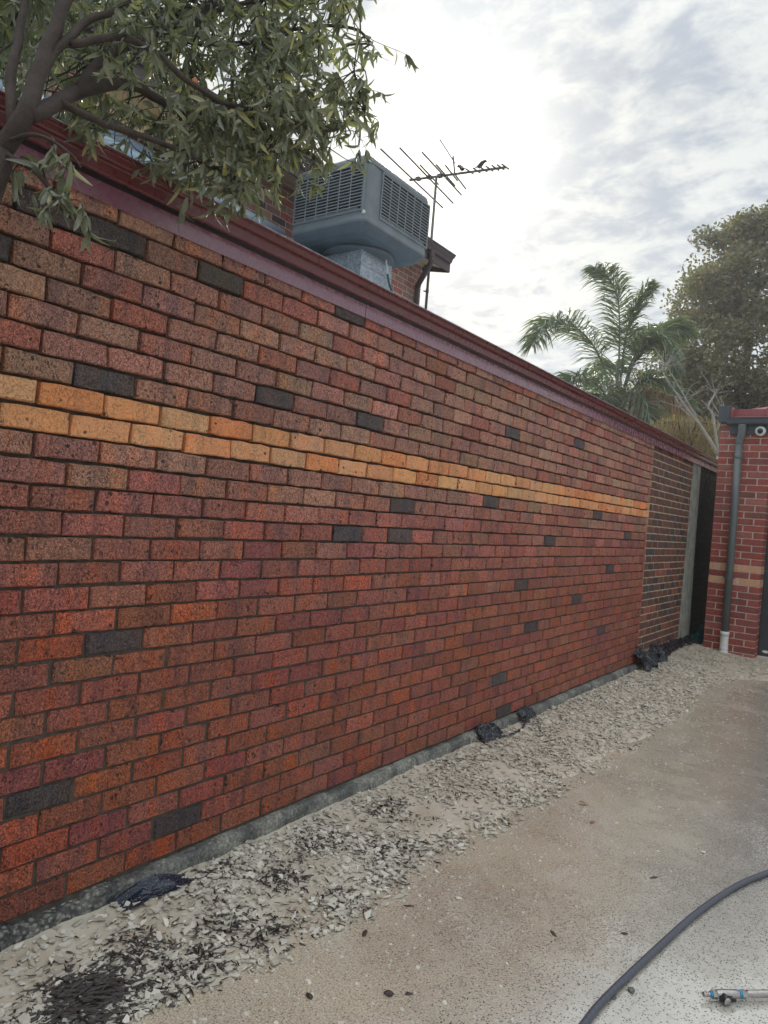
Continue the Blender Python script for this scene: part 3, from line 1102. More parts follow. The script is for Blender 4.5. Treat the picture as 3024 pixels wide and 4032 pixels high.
# ------------------------------------------------------------------ house far behind the trees
ph = thing('house', 'pale weatherboard house half hidden behind the palm and the bleached branches', 'house', (-6, 34, 0))
g = MB()
g.box((-11, 32, 0), (-1.2, 40, 7.1))
g.build('wall', simple('cream_weatherboard', (.52, .47, .38), .7, scale=3), ph)
g = MB()
g.box((-7.4, 31.93, 6.55), (-4.5, 31.99, 7.0))
g.build('window', simple('pale_window_glass', (.42, .50, .56), .15, scale=2), ph)
g = MB()
g.add([(-11.6, 31.4, 7.1), (-.6, 31.4, 7.1), (-.6, 40.6, 7.1), (-11.6, 40.6, 7.1), (-8, 36, 8.1), (-4.2, 36, 8.1)],
      [(0, 1, 5, 4), (1, 2, 5), (2, 3, 4, 5), (3, 0, 4), (0, 3, 2, 1)])
g.build('roof', simple('terracotta_roof', (.34, .20, .14), .8, scale=2), ph)
# ================================================================== objects
# ------------------------------------------------------------------ evaporative cooler on the low roof
cl_ = thing('evaporative_cooler', 'large grey louvred rooftop cooler standing on a galvanised duct', 'air cooler', (-2.82, 4.97, 3.9))


def rrect(x0, x1, y0, y1, z, ins, r, seg=5):
    x0 += ins; x1 -= ins; y0 += ins; y1 -= ins
    out = []
    for cx, cy, a0 in ((x1 - r, y1 - r, 0), (x0 + r, y1 - r, 90), (x0 + r, y0 + r, 180), (x1 - r, y0 + r, 270)):
        for k in range(seg + 1):
            a = rad(a0 + 90 * k / seg)
            out.append((cx + r * math.cos(a), cy + r * math.sin(a), z))
    return out


def loft(rings):
    V = [p for r_ in rings for p in r_]
    n = len(rings[0])
    Fc = []
    for i in range(len(rings) - 1):
        for k in range(n):
            k2 = (k + 1) % n
            Fc.append((i * n + k, i * n + k2, (i + 1) * n + k2, (i + 1) * n + k))
    Fc.append(tuple(range(n - 1, -1, -1)))
    Fc.append(tuple((len(rings) - 1) * n + k for k in range(n)))
    return V, Fc


X0, X1, Y0, Y1 = -3.35, -2.30, 4.37, 5.57
V, Fc = loft([rrect(X0, X1, Y0, Y1, z, i, r_) for z, i, r_ in ((4.53, .0, .09), (4.55, -.006, .09), (4.60, .0, .09), (5.13, .012, .09), (5.135, .02, .085), (5.14, .02, .085))])
g = MB(); g.add(V, Fc)
g.build('body', M_cool, cl_)
V, Fc = loft([rrect(X0, X1, Y0, Y1, z, i, r_) for z, i, r_ in ((5.142, .004, .09), (5.17, .004, .09), (5.20, .012, .09), (5.235, .05, .09), (5.255, .10, .08), (5.262, .18, .08))])
g = MB(); g.add(V, Fc)
g.build('lid', M_cool, cl_)
V, Fc = loft([rrect(X0, X1, Y0, Y1, z, i, r_) for z, i, r_ in ((4.425, .17, .10), (4.43, .13, .10), (4.455, .07, .10), (4.505, .015, .10), (4.529, .004, .09))])
g = MB(); g.add(V, Fc)
g.build('base_tank', M_under, cl_)


def grille(face):
    fr = thing('grille', None, None, cl_.location)
    fr.parent = cl_
    fr.location = (0, 0, 0)
    if face == 'y':
        a0, a1, pl_ = -3.275, -2.345, Y0
        P = lambda a, d, z: (a, pl_ - d + .006, z)
    else:
        a0, a1, pl_ = 4.645, 5.525, X1
        P = lambda a, d, z: (pl_ + d - .006, a, z)
    z0, z1 = 4.65, 5.11

    def bx(u0, u1, d0, d1, v0, v1, m, name):
        q = MB()
        pa, pb = P(u0, d0, v0), P(u1, d1, v1)
        q.box(tuple(min(s, t) for s, t in zip(pa, pb)), tuple(max(s, t) for s, t in zip(pa, pb)))
        me = mesh(name, q.v, q.f, m)
        o = bpy.data.objects.new(name, me)
        link(o, fr)
        o.location = -cl_.location
        return o
    bx(a0, a1, -.02, .004, z0, z1, M_dark, 'filter_pad')
    for u0, u1, v0, v1 in ((a0 - .02, a1 + .02, z0 - .02, z0), (a0 - .02, a1 + .02, z1, z1 + .02), (a0 - .02, a0, z0, z1), (a1, a1 + .02, z0, z1)):
        bx(u0, u1, -.01, .014, v0, v1, M_cool, 'frame_bar')
    ns = 14
    for k in range(1, ns):
        z = z0 + (z1 - z0) * k / ns
        bx(a0 + .001, a1 - .001, .004, .016, z - .0035, z + .0035, M_slat, 'louvre')
    for k in range(1, 6):
        a = a0 + (a1 - a0) * k / 6
        bx(a - .004, a + .004, .0045, .0135, z0 + .001, z1 - .001, M_slat, 'mullion')


grille('y')
grille('x')
g = MB()
g.tube([(-2.335, 4.40, 4.62), (-2.322, 4.387, 4.62), (-2.315, 4.380, 4.62)], [.020, .020, .012], 12)
g.build('knob', M_white, cl_, True)
g = MB()
g.tube([(-2.82, 4.97, 4.43), (-2.82, 4.97, 4.375)], .40, 32)
g.build('outlet_collar', M_under, cl_, True)
g = MB()
g.box((-3.10, 4.69, 3.6), (-2.55, 5.25, 4.42))
g.box((-3.105, 4.685, 4.215), (-2.545, 5.255, 4.23))
g.build('duct', M_galv, cl_)
g = MB()
g.extrude([(-2.56, 3.95), (-2.545, 4.00), (-2.50, 3.92), (-2.38, 3.83)], 4.68, 5.27)
g.build('render_fillet', M_render, cl_)
g = MB()
g.tube(smooth_curve([(-2.52, 5.03, 4.42), (-2.50, 5.044, 4.50), (-2.49, 5.055, 4.46), (-2.50, 5.065, 4.37), (-2.50, 5.115, 4.22)], 4), .009, 8)
g.build('drain_tube', M_white, cl_, True)
g = MB()
g.tube(smooth_curve([(-2.50, 5.11, 4.235), (-2.50, 5.14, 4.16), (-2.49, 5.20, 4.07), (-2.46, 5.26, 3.98)], 4), .013, 8)
g.build('drain_hose', M_green, cl_, True)

# ------------------------------------------------------------------ television antenna and its birds
an = thing('tv_antenna', 'weathered tv antenna on a tall pole at the corner of the brick house', 'antenna', (-3.915, 8.02, 4.0))
ZA = 6.88
g = MB(); g.tube([(-3.915, 8.02, 3.9), (-3.915, 8.02, 5.8), (-3.915, 8.02, ZA)], [.023, .021, .020], 8)
g.build('mast', M_ant, an, True)
bm0, bm1 = Vector((-4.367, 7.93, ZA)), Vector((-2.816, 8.235, ZA))
g = MB(); g.tube([bm0, bm1], .018, 6)
g.build('boom', M_ant, an)
g = MB()
g.tube([(-3.965, 7.985, 5.08), (-3.915, 8.02, 5.07)], .011, 6)
g.tube([(-3.915, 8.02, 5.05), (-3.915, 8.02, 5.11)], .026, 8)
g.build('wall_bracket', M_ant, an)
els = [((-4.217, 6.95), (-4.425, 9.043)), ((-3.946, 7.054), (-4.174, 8.973)), ((-3.721, 7.307), (-3.893, 8.764)), ((-3.957, 7.613), (-4.038, 8.274)),
       ((-3.73, 7.715), (-3.823, 8.431)), ((-3.616, 7.795), (-3.70, 8.30))]
for a, b in els:
    g = MB(); g.tube([(a[0], a[1], ZA + .01), (b[0], b[1], ZA + .01)], .0135, 5)
    g.build('element', M_ant, an)
for x in (-3.38, -3.27, -3.16, -3.07, -2.98, -2.90, -2.83):
    yb = 8.02 + (x + 3.915) * .1967
    g = MB(); g.tube([(x - .012, yb - .10, ZA + .008), (x + .012, yb + .085, ZA + .008)], .012, 5)
    g.build('director', M_ant, an)
g = MB()
g.tube([(-3.62, 8.08, ZA), (-3.53, 7.85, ZA + .16)], .012, 6)
g.tube([(-3.62, 8.08, ZA), (-3.53, 8.30, ZA - .16)], .012, 6)
g.tube([(-3.493, 7.40, ZA + .19), (-3.55, 7.95, ZA + .10)], .009, 5)
g.build('reflector_arm', M_ant, an)
for x in (-4.22, -4.03, -3.86):
    yb = 8.02 + (x + 3.915) * .1967
    g = MB(); g.box((x - .035, yb - .035, ZA - .022), (x + .035, yb + .035, ZA + .028))
    bevel(g.build('clamp', M_ant, an), .006)
g = MB()
g.tube([(-3.905 + .055 + .055 * math.cos(a * .35), 8.02, ZA - .21 + .085 * math.sin(a * .35)) for a in range(-8, 8)], .003, 4)
g.build('coax_loop', M_rubber, an)

M_bird = simple('dark_plumage', (.035, .033, .032), .7, var=.4, scale=30, bmp=.2)
M_birdw = simple('white_wing_bar', (.50, .50, .48), .7, var=.1, scale=30, bmp=.1)


def bird(label, x, y, z, ang, puff):
    t = thing('bird', label, 'bird', (x, y, z), 'birds perched on the antenna')
    ca, sa = math.cos(ang), math.sin(ang)
    W = lambda u, v, h: (x + u * ca - v * sa, y + u * sa + v * ca, z + h)
    spine = [(.088, .108, .001), (.078, .110, .006), (.066, .114, .014), (.052, .116, .024), (.036, .108, .029), (.022, .094, .037),
             (0, .074, .047 * puff), (-.022, .064, .045 * puff), (-.045, .056, .032), (-.062, .046, .014), (-.085, .036, .010), (-.115, .022, .008)]
    n = 10
    V = []
    for u, h, r_ in spine:
        for k in range(n):
            a = 2 * math.pi * k / n
            V.append(W(u + .25 * r_ * math.sin(a), r_ * math.cos(a) * .9, h + r_ * math.sin(a)))
    Fc = [(i * n + k, i * n + (k + 1) % n, (i + 1) * n + (k + 1) % n, (i + 1) * n + k) for i in range(len(spine) - 1) for k in range(n)]
    Fc += [tuple(range(n - 1, -1, -1)), tuple((len(spine) - 1) * n + k for k in range(n))]
    obj('body', mesh('body', V, Fc, M_bird, True), t)
    for s_ in (-1, 1):
        g = MB()
        g.add([W(.02, s_ * .033, .088), W(-.02, s_ * .040, .080), W(-.06, s_ * .024, .058), W(-.075, s_ * .012, .050), W(-.05, s_ * .030, .050), W(-.01, s_ * .041, .060),
               W(.02, s_ * .029, .088), W(-.02, s_ * .035, .080), W(-.06, s_ * .018, .058), W(-.075, s_ * .008, .050), W(-.05, s_ * .025, .050), W(-.01, s_ * .036, .060)],
              [(0, 1, 2, 3, 4, 5), (11, 10, 9, 8, 7, 6)] + [(i, (i + 1) % 6, 6 + (i + 1) % 6, 6 + i) for i in range(6)])
        g.build('wing', M_birdw, t)
        g = MB()
        g.tube([W(.0, s_ * .012, .045), W(.006, s_ * .013, .016), W(.0, s_ * .013, .002)], [.004, .0025, .0025], 5)
        g.build('leg', M_bird, t)


bird('hunched dark bird in the middle of the antenna boom, beside the angled arm', -3.53, 8.10, ZA + .012, rad(170), 1.05)
bird('plump dark bird with pale wing bar perched towards the thin tip of the antenna', -3.20, 8.155, ZA + .018, rad(15), 1.15)

# ------------------------------------------------------------------ near tree overhanging the wall
LIMBS = {
    'L0': [(0.202, -0.27, 2.505), (0.252, -0.233, 2.621), (0.224, -0.191, 2.777), (0.204, -0.144, 2.933), (0.149, -0.059, 3.174)],
    'L1': [(0.23, -0.249, 2.56), (0.194, -0.25, 2.714), (0.121, -0.204, 2.924), (0.02, -0.153, 3.19)],
    'L2': [(0.225, -0.19, 2.764), (0.218, -0.133, 2.879), (0.194, -0.027, 3.035), (0.168, 0.077, 3.138), (0.156, 0.193, 3.308)],
    'L3': [(0.258, -0.229, 2.615), (0.219, -0.133, 2.707), (0.174, -0.042, 2.802), (0.16, 0.071, 2.889), (0.142, 0.182, 2.945), (0.144, 0.246, 2.938), (0.176, 0.33, 2.924), (0.157, 0.441, 3.002)],
    'L4': [(0.174, -0.042, 2.802), (0.125, 0.046, 2.953), (0.095, 0.148, 3.082), (0.104, 0.279, 3.203), (0.12, 0.414, 3.347), (0.158, 0.565, 3.515)],
    'L5': [(0.22, -0.107, 2.901), (0.267, 0.026, 2.984), (0.306, 0.116, 2.981), (0.352, 0.211, 2.931), (0.359, 0.34, 2.928), (0.399, 0.493, 2.947), (0.433, 0.642, 2.979), (0.476, 0.797, 3.017), (0.538, 0.904, 3.125)],
    'L6': [(0.157, 0.441, 3.002), (0.227, 0.554, 3.032), (0.308, 0.675, 2.965), (0.391, 0.797, 2.931), (0.391, 0.859, 2.876)],
    'L7': [(0.104, 0.279, 3.203), (0.155, 0.44, 3.24), (0.213, 0.606, 3.326), (0.279, 0.777, 3.46), (0.407, 0.932, 3.51), (0.439, 1.017, 3.484)],
    'L8': [(0.233, -0.271, 2.497), (0.329, -0.239, 2.445), (0.38, -0.202, 2.38), (0.409, -0.181, 2.332), (0.427, -0.143, 2.317)],
    'L9': [(0.229, -0.126, 2.715), (0.25, 0.013, 2.709), (0.28, 0.159, 2.728), (0.323, 0.314, 2.712), (0.374, 0.413, 2.697), (0.392, 0.488, 2.644)],
    'L10': [(0.252, -0.27, 2.532), (0.333, -0.26, 2.529), (0.385, -0.235, 2.516), (0.428, -0.192, 2.488), (0.436, -0.161, 2.462)],
    'L11': [(0.104, 0.279, 3.203), (0.036, 0.477, 3.414), (0.121, 0.786, 3.651), (0.263, 1.014, 3.784), (0.36, 1.084, 3.754), (0.436, 1.14, 3.801)],
}
TIPS = [[-0.15,0.83,3.15], [-0.98,0.16,3.35], [0.43,0.42,2.67], [-0.14,0.46,3.48], [0.23,0.37,3.51], [-0.02,0.99,3.87], [0.0,-0.1,2.78], [-0.83,0.38,3.72],
    [0.01,1.26,3.88], [0.24,0.35,2.89], [0.06,-0.12,3.13], [0.27,0.56,3.31], [0.41,0.73,3.23], [0.18,0.88,3.5], [-0.2,-0.21,3.26], [0.32,0.28,2.75],
    [-0.56,0.07,3.29], [0.13,0.41,3.29], [-0.02,-0.08,3.25], [-0.9,0.32,3.89], [0.2,0.35,3.15], [0.1,0.58,2.89], [-0.54,0.61,3.94], [-0.86,0.12,3.26],
    [-0.84,0.3,3.08], [0.41,0.39,2.77], [-0.45,0.59,3.79], [-0.73,0.51,3.48], [-0.3,0.56,3.34], [-0.0,0.39,3.35], [-0.89,0.32,3.51], [-0.02,0.15,3.39],
    [0.36,0.74,2.86], [0.12,0.98,3.12], [0.24,0.6,2.93], [0.15,0.7,3.5], [0.39,0.67,2.99], [-0.24,-0.16,2.88], [-0.13,0.9,3.5], [0.24,0.57,2.88],
    [-0.15,0.88,3.18], [0.03,1.29,3.4], [0.36,-0.23,2.46], [-0.02,0.88,3.17], [-0.42,0.16,2.87], [0.01,0.76,3.43], [0.08,0.97,3.28], [-0.46,-0.08,3.34],
    [-0.07,0.77,3.68], [0.07,0.59,3.7], [0.03,-0.04,3.28], [0.04,0.09,3.25], [-0.36,-0.09,3.02], [0.28,0.45,3.01], [0.1,0.02,2.99], [0.61,0.54,3.16],
    [-0.0,0.62,3.7], [-0.63,0.56,3.33], [0.05,1.09,3.6], [0.37,0.41,3.16], [-0.32,0.89,3.44], [0.32,0.34,2.92], [0.2,0.57,2.79], [0.05,0.27,3.32],
    [-0.59,0.65,3.68], [-0.06,0.45,3.41], [-0.34,0.03,2.94], [0.23,-0.01,2.63], [-0.41,0.78,3.74], [0.39,0.64,3.41], [-0.22,0.23,3.02], [-0.09,0.82,3.29],
    [-0.18,-0.03,2.74], [0.14,0.39,3.25], [0.09,0.43,3.17], [0.55,0.46,2.94], [-0.7,0.41,3.42], [0.69,0.59,3.01], [0.18,0.86,3.43], [0.18,0.72,3.13],
    [0.44,0.74,3.51], [0.02,1.1,4.04], [0.31,0.56,3.21], [-0.44,0.1,3.14], [0.23,0.26,3.15], [0.41,0.32,2.71], [0.4,-0.18,2.48], [-1.0,0.19,3.08],
    [-0.76,0.4,3.21], [0.3,0.58,3.51], [-0.27,0.43,3.61], [-0.37,-0.1,3.35], [-0.56,0.02,3.54], [-0.22,0.45,3.44], [-0.39,0.42,3.76], [-0.38,0.1,2.97],
    [-0.04,0.08,2.94], [0.48,0.53,3.06], [-0.55,0.29,3.39], [-0.5,0.21,2.97], [0.01,-0.17,2.7], [-0.13,-0.06,2.85], [0.46,0.81,3.25], [0.06,0.97,3.98],
    [-0.98,0.17,3.71], [0.41,0.43,3.29], [0.17,0.94,3.79], [-0.06,0.21,3.31], [0.14,0.53,3.33], [0.29,-0.23,2.48], [-0.09,0.55,3.16], [0.49,0.48,3.14],
    [-0.01,-0.25,3.03], [-0.96,0.11,3.31], [0.09,0.6,3.3], [-0.09,-0.14,3.17], [-0.53,0.55,3.52], [-0.17,-0.03,3.18], [-0.11,-0.04,3.13],
    [-0.48,0.69,4.0], [0.17,0.69,3.08], [0.1,-0.15,3.06], [-0.24,0.1,3.46], [-0.3,0.57,3.57], [0.35,0.55,3.45], [0.04,0.81,2.88], [-0.86,0.04,3.68],
    [-0.22,0.38,3.67], [0.18,0.05,3.25], [0.0,-0.23,3.01], [0.04,0.2,3.43], [0.25,0.11,3.08], [-0.26,0.07,3.04], [0.11,0.38,3.5], [-0.85,0.24,3.27],
    [0.3,0.43,2.75], [-0.49,-0.05,3.01], [-0.09,0.64,3.44], [0.16,0.27,2.73], [0.01,-0.15,3.0], [0.39,0.69,2.88], [-0.16,-0.08,3.3], [-0.52,0.05,3.18],
    [-0.52,0.27,3.7], [-0.26,-0.13,3.2], [-0.13,0.27,3.51], [-0.24,0.77,3.49], [-0.04,0.84,2.89], [-0.1,0.92,3.73], [0.21,0.08,3.23], [-0.56,0.18,3.44],
    [-0.54,0.35,3.76], [0.35,0.24,3.37], [-0.78,0.23,3.45], [0.02,0.29,3.21], [-0.87,0.1,3.15], [0.13,0.75,3.73], [-0.29,0.09,2.87], [-0.85,0.24,3.52],
    [-0.04,0.4,3.23], [-0.24,0.78,3.88], [-0.6,0.64,3.99], [-0.47,-0.04,2.98], [0.54,0.73,3.27], [-0.35,0.24,3.47], [-0.67,0.57,3.73], [-0.48,0.54,3.77],
    [0.2,0.25,3.42], [-0.83,0.23,3.06], [0.36,-0.2,2.5], [0.13,1.15,3.37], [-0.22,0.32,3.66], [0.1,0.5,3.48], [-0.08,0.15,3.47], [-0.35,0.46,3.31],
    [0.13,0.74,3.12], [0.18,0.9,3.52], [0.3,0.55,3.12], [-0.31,-0.08,3.36], [-0.13,0.73,3.08], [0.16,0.0,2.71], [-0.12,1.11,3.37], [0.42,0.57,3.01],
    [0.21,0.36,2.7], [-0.18,-0.21,2.97], [-0.19,0.96,3.03], [0.37,0.36,3.12], [-0.02,0.85,3.34], [-0.1,0.03,3.15], [0.36,0.42,2.69], [0.32,0.47,2.84],
    [-0.8,0.15,3.18], [0.42,0.89,3.06], [-0.49,0.63,3.39], [-0.36,0.3,3.43], [-0.59,-0.03,3.47], [0.28,0.39,3.35], [-0.1,0.72,3.19], [0.16,0.72,3.73],
    [0.34,0.49,2.7], [0.19,0.72,2.91], [-0.08,-0.14,3.13], [-0.57,0.06,3.49], [-0.65,0.16,2.94], [0.42,0.39,2.61], [-0.14,-0.12,3.28], [-0.34,0.44,3.31],
    [0.24,0.69,3.65], [0.3,0.29,3.11], [-0.11,0.71,3.49], [0.45,0.47,3.24], [-0.29,0.59,3.5], [-0.11,0.54,3.05], [-0.59,0.43,3.52], [0.0,0.43,3.61],
    [0.13,-0.03,2.74], [-0.28,0.19,3.51], [-0.77,0.16,3.4], [-0.36,-0.11,2.74], [-0.48,-0.08,3.27], [0.24,0.09,2.89], [0.42,-0.19,2.36],
    [-0.93,0.22,3.58], [0.48,0.4,3.0], [-0.05,0.7,2.89], [0.44,0.31,3.37], [-0.06,1.06,3.63], [-0.28,0.06,2.78], [-0.1,0.04,3.05], [-0.24,0.54,3.52],
    [-0.38,0.02,3.37], [-0.88,0.18,3.42], [0.66,0.58,3.32], [0.24,0.41,3.42], [-0.44,-0.08,3.31], [-0.14,0.16,2.82], [0.2,0.81,3.68], [-0.61,0.07,3.55],
    [-0.16,0.32,3.28], [0.27,0.43,2.65], [-0.04,0.58,3.51], [0.17,0.73,3.66], [-0.09,0.89,4.0], [-0.23,0.45,3.24], [0.22,0.81,3.78], [-0.33,-0.1,3.08],
    [-0.47,-0.07,3.22], [0.23,0.6,2.77], [-0.38,0.8,3.23], [-0.68,0.47,3.77], [-0.7,0.12,3.25], [-0.39,0.77,3.6], [-0.56,0.43,3.27], [-0.39,0.06,3.23],
    [0.03,0.52,3.5], [-0.32,-0.1,3.34], [-0.57,0.35,3.54], [-0.07,0.98,3.77], [-0.04,0.71,3.45], [-0.68,0.38,3.6], [0.08,-0.12,3.13], [0.56,0.43,2.94],
    [0.2,-0.29,2.48], [-0.07,-0.2,2.77], [0.1,0.83,3.23], [0.47,-0.22,2.36], [0.45,0.39,3.37], [-0.81,0.17,3.1], [-0.14,-0.05,2.72], [-0.53,0.36,3.83],
    [0.02,0.5,2.79], [-0.15,-0.04,3.21], [-0.15,0.25,3.52], [0.34,0.42,2.92], [-0.58,0.17,3.2], [-0.47,0.67,3.35], [-0.39,0.07,3.31], [-0.04,0.58,2.84],
    [-0.12,0.86,3.53], [0.56,0.59,3.28], [-0.67,0.4,3.51], [-0.41,0.29,3.08], [0.51,0.52,3.21], [0.04,0.71,2.94], [-0.12,0.11,3.11], [-0.69,0.11,3.65],
    [-0.13,-0.16,3.05], [0.28,0.1,3.13], [0.33,0.3,3.18], [0.17,0.81,3.73], [0.18,0.39,3.15], [-0.16,0.39,3.49], [0.48,0.65,3.27], [0.56,0.64,3.04],
    [0.33,0.78,3.1], [0.52,0.76,3.51], [0.01,0.89,3.44], [0.44,0.81,3.02], [0.5,0.78,3.58], [0.46,0.85,3.08], [0.31,0.58,3.38], [0.41,0.65,2.92],
    [0.17,0.69,3.39], [-0.03,0.86,3.51], [0.38,0.57,3.07], [0.52,0.73,2.86], [0.12,0.69,3.68], [0.14,0.67,3.66], [0.54,0.89,3.35], [0.34,0.88,3.71],
    [0.02,0.93,3.35], [0.13,0.75,3.27], [-0.03,0.92,3.7], [0.46,0.57,3.03], [0.27,0.83,3.17], [0.48,0.81,3.62], [0.22,0.95,3.88], [0.4,0.65,3.25],
    [0.49,0.63,3.29], [0.25,0.97,3.79], [0.04,0.83,3.12], [0.46,0.72,3.03], [0.54,0.77,3.28], [0.25,1.01,3.76], [0.01,0.94,3.92], [0.03,0.96,3.02],
    [0.54,0.64,3.55], [0.18,0.79,3.44], [0.38,0.58,3.1], [0.1,0.8,3.31], [0.09,0.79,3.41], [0.28,1.07,3.57], [0.11,0.86,3.18], [0.33,0.57,3.14],
    [0.25,0.96,3.81], [0.36,0.59,3.58], [0.38,0.77,3.21], [0.02,0.92,3.47], [0.58,0.65,2.77], [0.35,0.85,3.3], [0.48,0.78,3.2], [0.6,0.72,2.98],
    [0.42,0.87,3.35], [0.33,0.89,3.76], [0.43,0.98,3.15], [0.31,0.94,3.26], [0.42,0.65,3.55], [0.55,0.65,3.41], [0.27,0.8,3.34], [-0.11,0.61,2.83],
    [0.24,0.51,2.93], [0.02,0.22,2.82], [0.18,0.68,2.96], [0.06,0.39,2.82], [0.18,0.41,2.87], [0.05,0.42,2.91], [0.38,0.47,2.9], [0.26,0.47,2.92],
    [0.3,0.48,2.79], [-0.12,0.22,2.84], [0.08,0.64,2.81], [0.1,0.7,2.84], [0.38,0.47,2.68], [-0.12,0.52,2.96], [0.06,0.34,2.87], [-0.02,0.44,2.84],
    [0.05,0.53,2.98], [-0.1,0.4,2.88], [0.08,0.6,2.82], [-0.06,0.5,3.0], [0.09,0.24,2.74], [-0.07,0.18,2.84], [0.31,0.59,2.82], [0.35,0.47,2.79],
    [0.2,0.44,2.85], [0.06,0.28,2.8], [0.06,0.5,2.78], [0.07,0.69,2.91], [0.28,0.42,2.84]]
tr = thing('tree', 'leafy evergreen tree with wavy leaves and brown limbs overhanging the left end of the wall', 'tree', (.16, -.52, 0))
rt_ = random.Random(21)
g = MB()
base = [(.16, -.52, 0), (.15, -.50, .5), (.12, -.47, 1.1), (.15, -.42, 1.7), (.19, -.34, 2.2), (.202, -.27, 2.505)]
g.tube(smooth_curve(base, 4), [.085 - .0022 * i for i in range(21)], 12, mi=0)
limb_nodes = []
R0 = dict(L0=(.029, .017), L1=(.017, .010), L2=(.015, .008), L3=(.024, .012), L4=(.022, .009), L5=(.012, .005), L6=(.014, .006), L7=(.010, .005),
          L8=(.009, .004), L9=(.012, .005), L10=(.007, .003), L11=(.011, .005))
for k, pts in LIMBS.items():
    cv = smooth_curve(pts, 6)
    cv = [p + Vector((nz(p.y * 9, p.z * 9, 1, 3), nz(p.x * 9, p.z * 9, 1, 5), nz(p.x * 9, p.y * 9, 1, 7))) * .010 for p in cv]
    a, b = R0[k]
    rr = [a + (b - a) * i / (len(cv) - 1) for i in range(len(cv))]
    lm = MB(); lm.tube(cv, rr, 9)
    lm.build('limb', M_bark, tr, True)
    limb_nodes += [(p, r_) for p, r_ in zip(cv, rr)]
g.build('trunk', M_bark, tr, True)


def leaf_mesh(L, W, curl, wave, seed):
    rnd = random.Random(seed)
    n = 7
    V = []
    for i in range(n + 1):
        t_ = i / n
        wd_ = W * .5 * (math.sin(math.pi * min(.985, t_) ** .92) ** .62) + .0008
        x = L * t_
        z = -curl * L * t_ ** 2
        e1, e2 = wave * rnd.uniform(-1, 1), wave * rnd.uniform(-1, 1)
        V += [(x, -wd_ * (1 + e1 * 12), z + wd_ * .35 + e1), (x, 0, z), (x, wd_ * (1 + e2 * 12), z + wd_ * .35 + e2)]
    Fc = []
    for i in range(n):
        b = i * 3
        Fc += [(b, b + 3, b + 4, b + 1), (b + 1, b + 4, b + 5, b + 2)]
    return V, Fc


leafs = [leaf_mesh(rt_.uniform(.070, .108), rt_.uniform(.018, .026), rt_.uniform(.05, .8), .0026, s) for s in range(8)]
leaf_me = [mesh('leaf', V, Fc, M_leaf) for V, Fc in leafs]
placed = []


def put_leaf(p, d, sc_=1.0):
    d = d.normalized()
    side = d.cross(Vector((rt_.gauss(0, 1), rt_.gauss(0, 1), rt_.gauss(0, .5)))).normalized()
    upv = side.cross(d)
    M = Matrix((d, side, upv)).transposed().to_4x4() @ Matrix.Scale(sc_ * .66, 4)
    placed.append((Matrix.Translation(p) @ M, rt_.randrange(8)))


tw = MB()


def twig(a, b, r_, leaves=True, sag=.05, dens=1.0):
    L = (b - a).length
    mid = (a + b) / 2 + Vector((R_(.04), R_(.04), R_(.03) + sag * .4))
    cv = smooth_curve([a, mid, b], 4)
    tw.tube(cv, [r_ * (1 - .75 * i / (len(cv) - 1)) for i in range(len(cv))], 5, cap=False)
    if not leaves:
        return
    for i in range(len(cv)):
        t_ = i / (len(cv) - 1)
        if t_ < .35:
            continue
        for _ in range(1 if rt_.random() < .82 * dens else 0):
            d = (b - a).normalized() * .5 + Vector((rt_.gauss(0, .6), rt_.gauss(0, .6), rt_.gauss(-.85, .40)))
            put_leaf(cv[i], d, rt_.uniform(.7, 1.1))
    for _ in range(rt_.choice([3, 4, 4, 5])):
        d = (b - a).normalized() * .5 + Vector((rt_.gauss(0, .5), rt_.gauss(0, .5), rt_.gauss(-1.0, .45)))
        put_leaf(b, d, rt_.uniform(.75, 1.1))


def R_(s):
    return rt_.uniform(-s, s)


for t in TIPS:
    T = Vector(t)
    if rt_.random() < .12 and T.z > 2.6:
        continue
    best = min(limb_nodes, key=lambda q: (q[0] - T).length + (.25 if q[0].z > T.z + .3 else 0))
    A = best[0]
    D = T - A
    if D.length > .30:
        M_ = A + D * .5 + Vector((R_(.06), R_(.06), .03 + R_(.05)))
        twig(A, M_, min(best[1], .0055), False)
        A = M_
    else:
        M_ = A
    twig(A, T, .0034)
    for _ in range(rt_.choice([1, 2, 3]) if T.z > 2.62 else 1):
        s_ = A + (T - A) * rt_.uniform(.2, .8)
        e = s_ + Vector((rt_.gauss(0, .08), rt_.gauss(0, .08), rt_.gauss(-.02, .07)))
        if e.x < .05 and e.z < 2.8:
            continue
        twig(s_, e, .0022, True, .02)
o = tw.build('twigs', M_bark, tr)
o['kind'] = 'stuff'
# the few hundred leaves nearest the viewer are parts, the others one mass
placed = [q for q in placed if not (q[0].translation.x < .02 and q[0].translation.z < 2.74)]
placed.sort(key=lambda q: (q[0].translation - CAM).length + (3 if q[0].translation.y < -.28 else 0))
for M, k in placed[:298]:
    o = bpy.data.objects.new('leaf', leaf_me[k])
    link(o, tr)
    o.matrix_local = Matrix.Translation(-tr.location) @ M
g = MB()
for M, k in placed[298:]:
    V, Fc = leafs[k]
    g.add([M @ Vector(v) for v in V], Fc)
o = g.build('foliage', M_leaf, tr)
o['kind'] = 'stuff'
g = MB()
g.tube([(.31, .28, 2.985), (.31, .28, 2.976), (.31, .28, 2.966), (.31, .28, 2.956), (.31, .28, 2.950)], [.002, .010, .0125, .010, .002], 10)
g.build('berry', simple('orange_seed_capsule', (.45, .14, .05), .5, scale=40), tr, True)

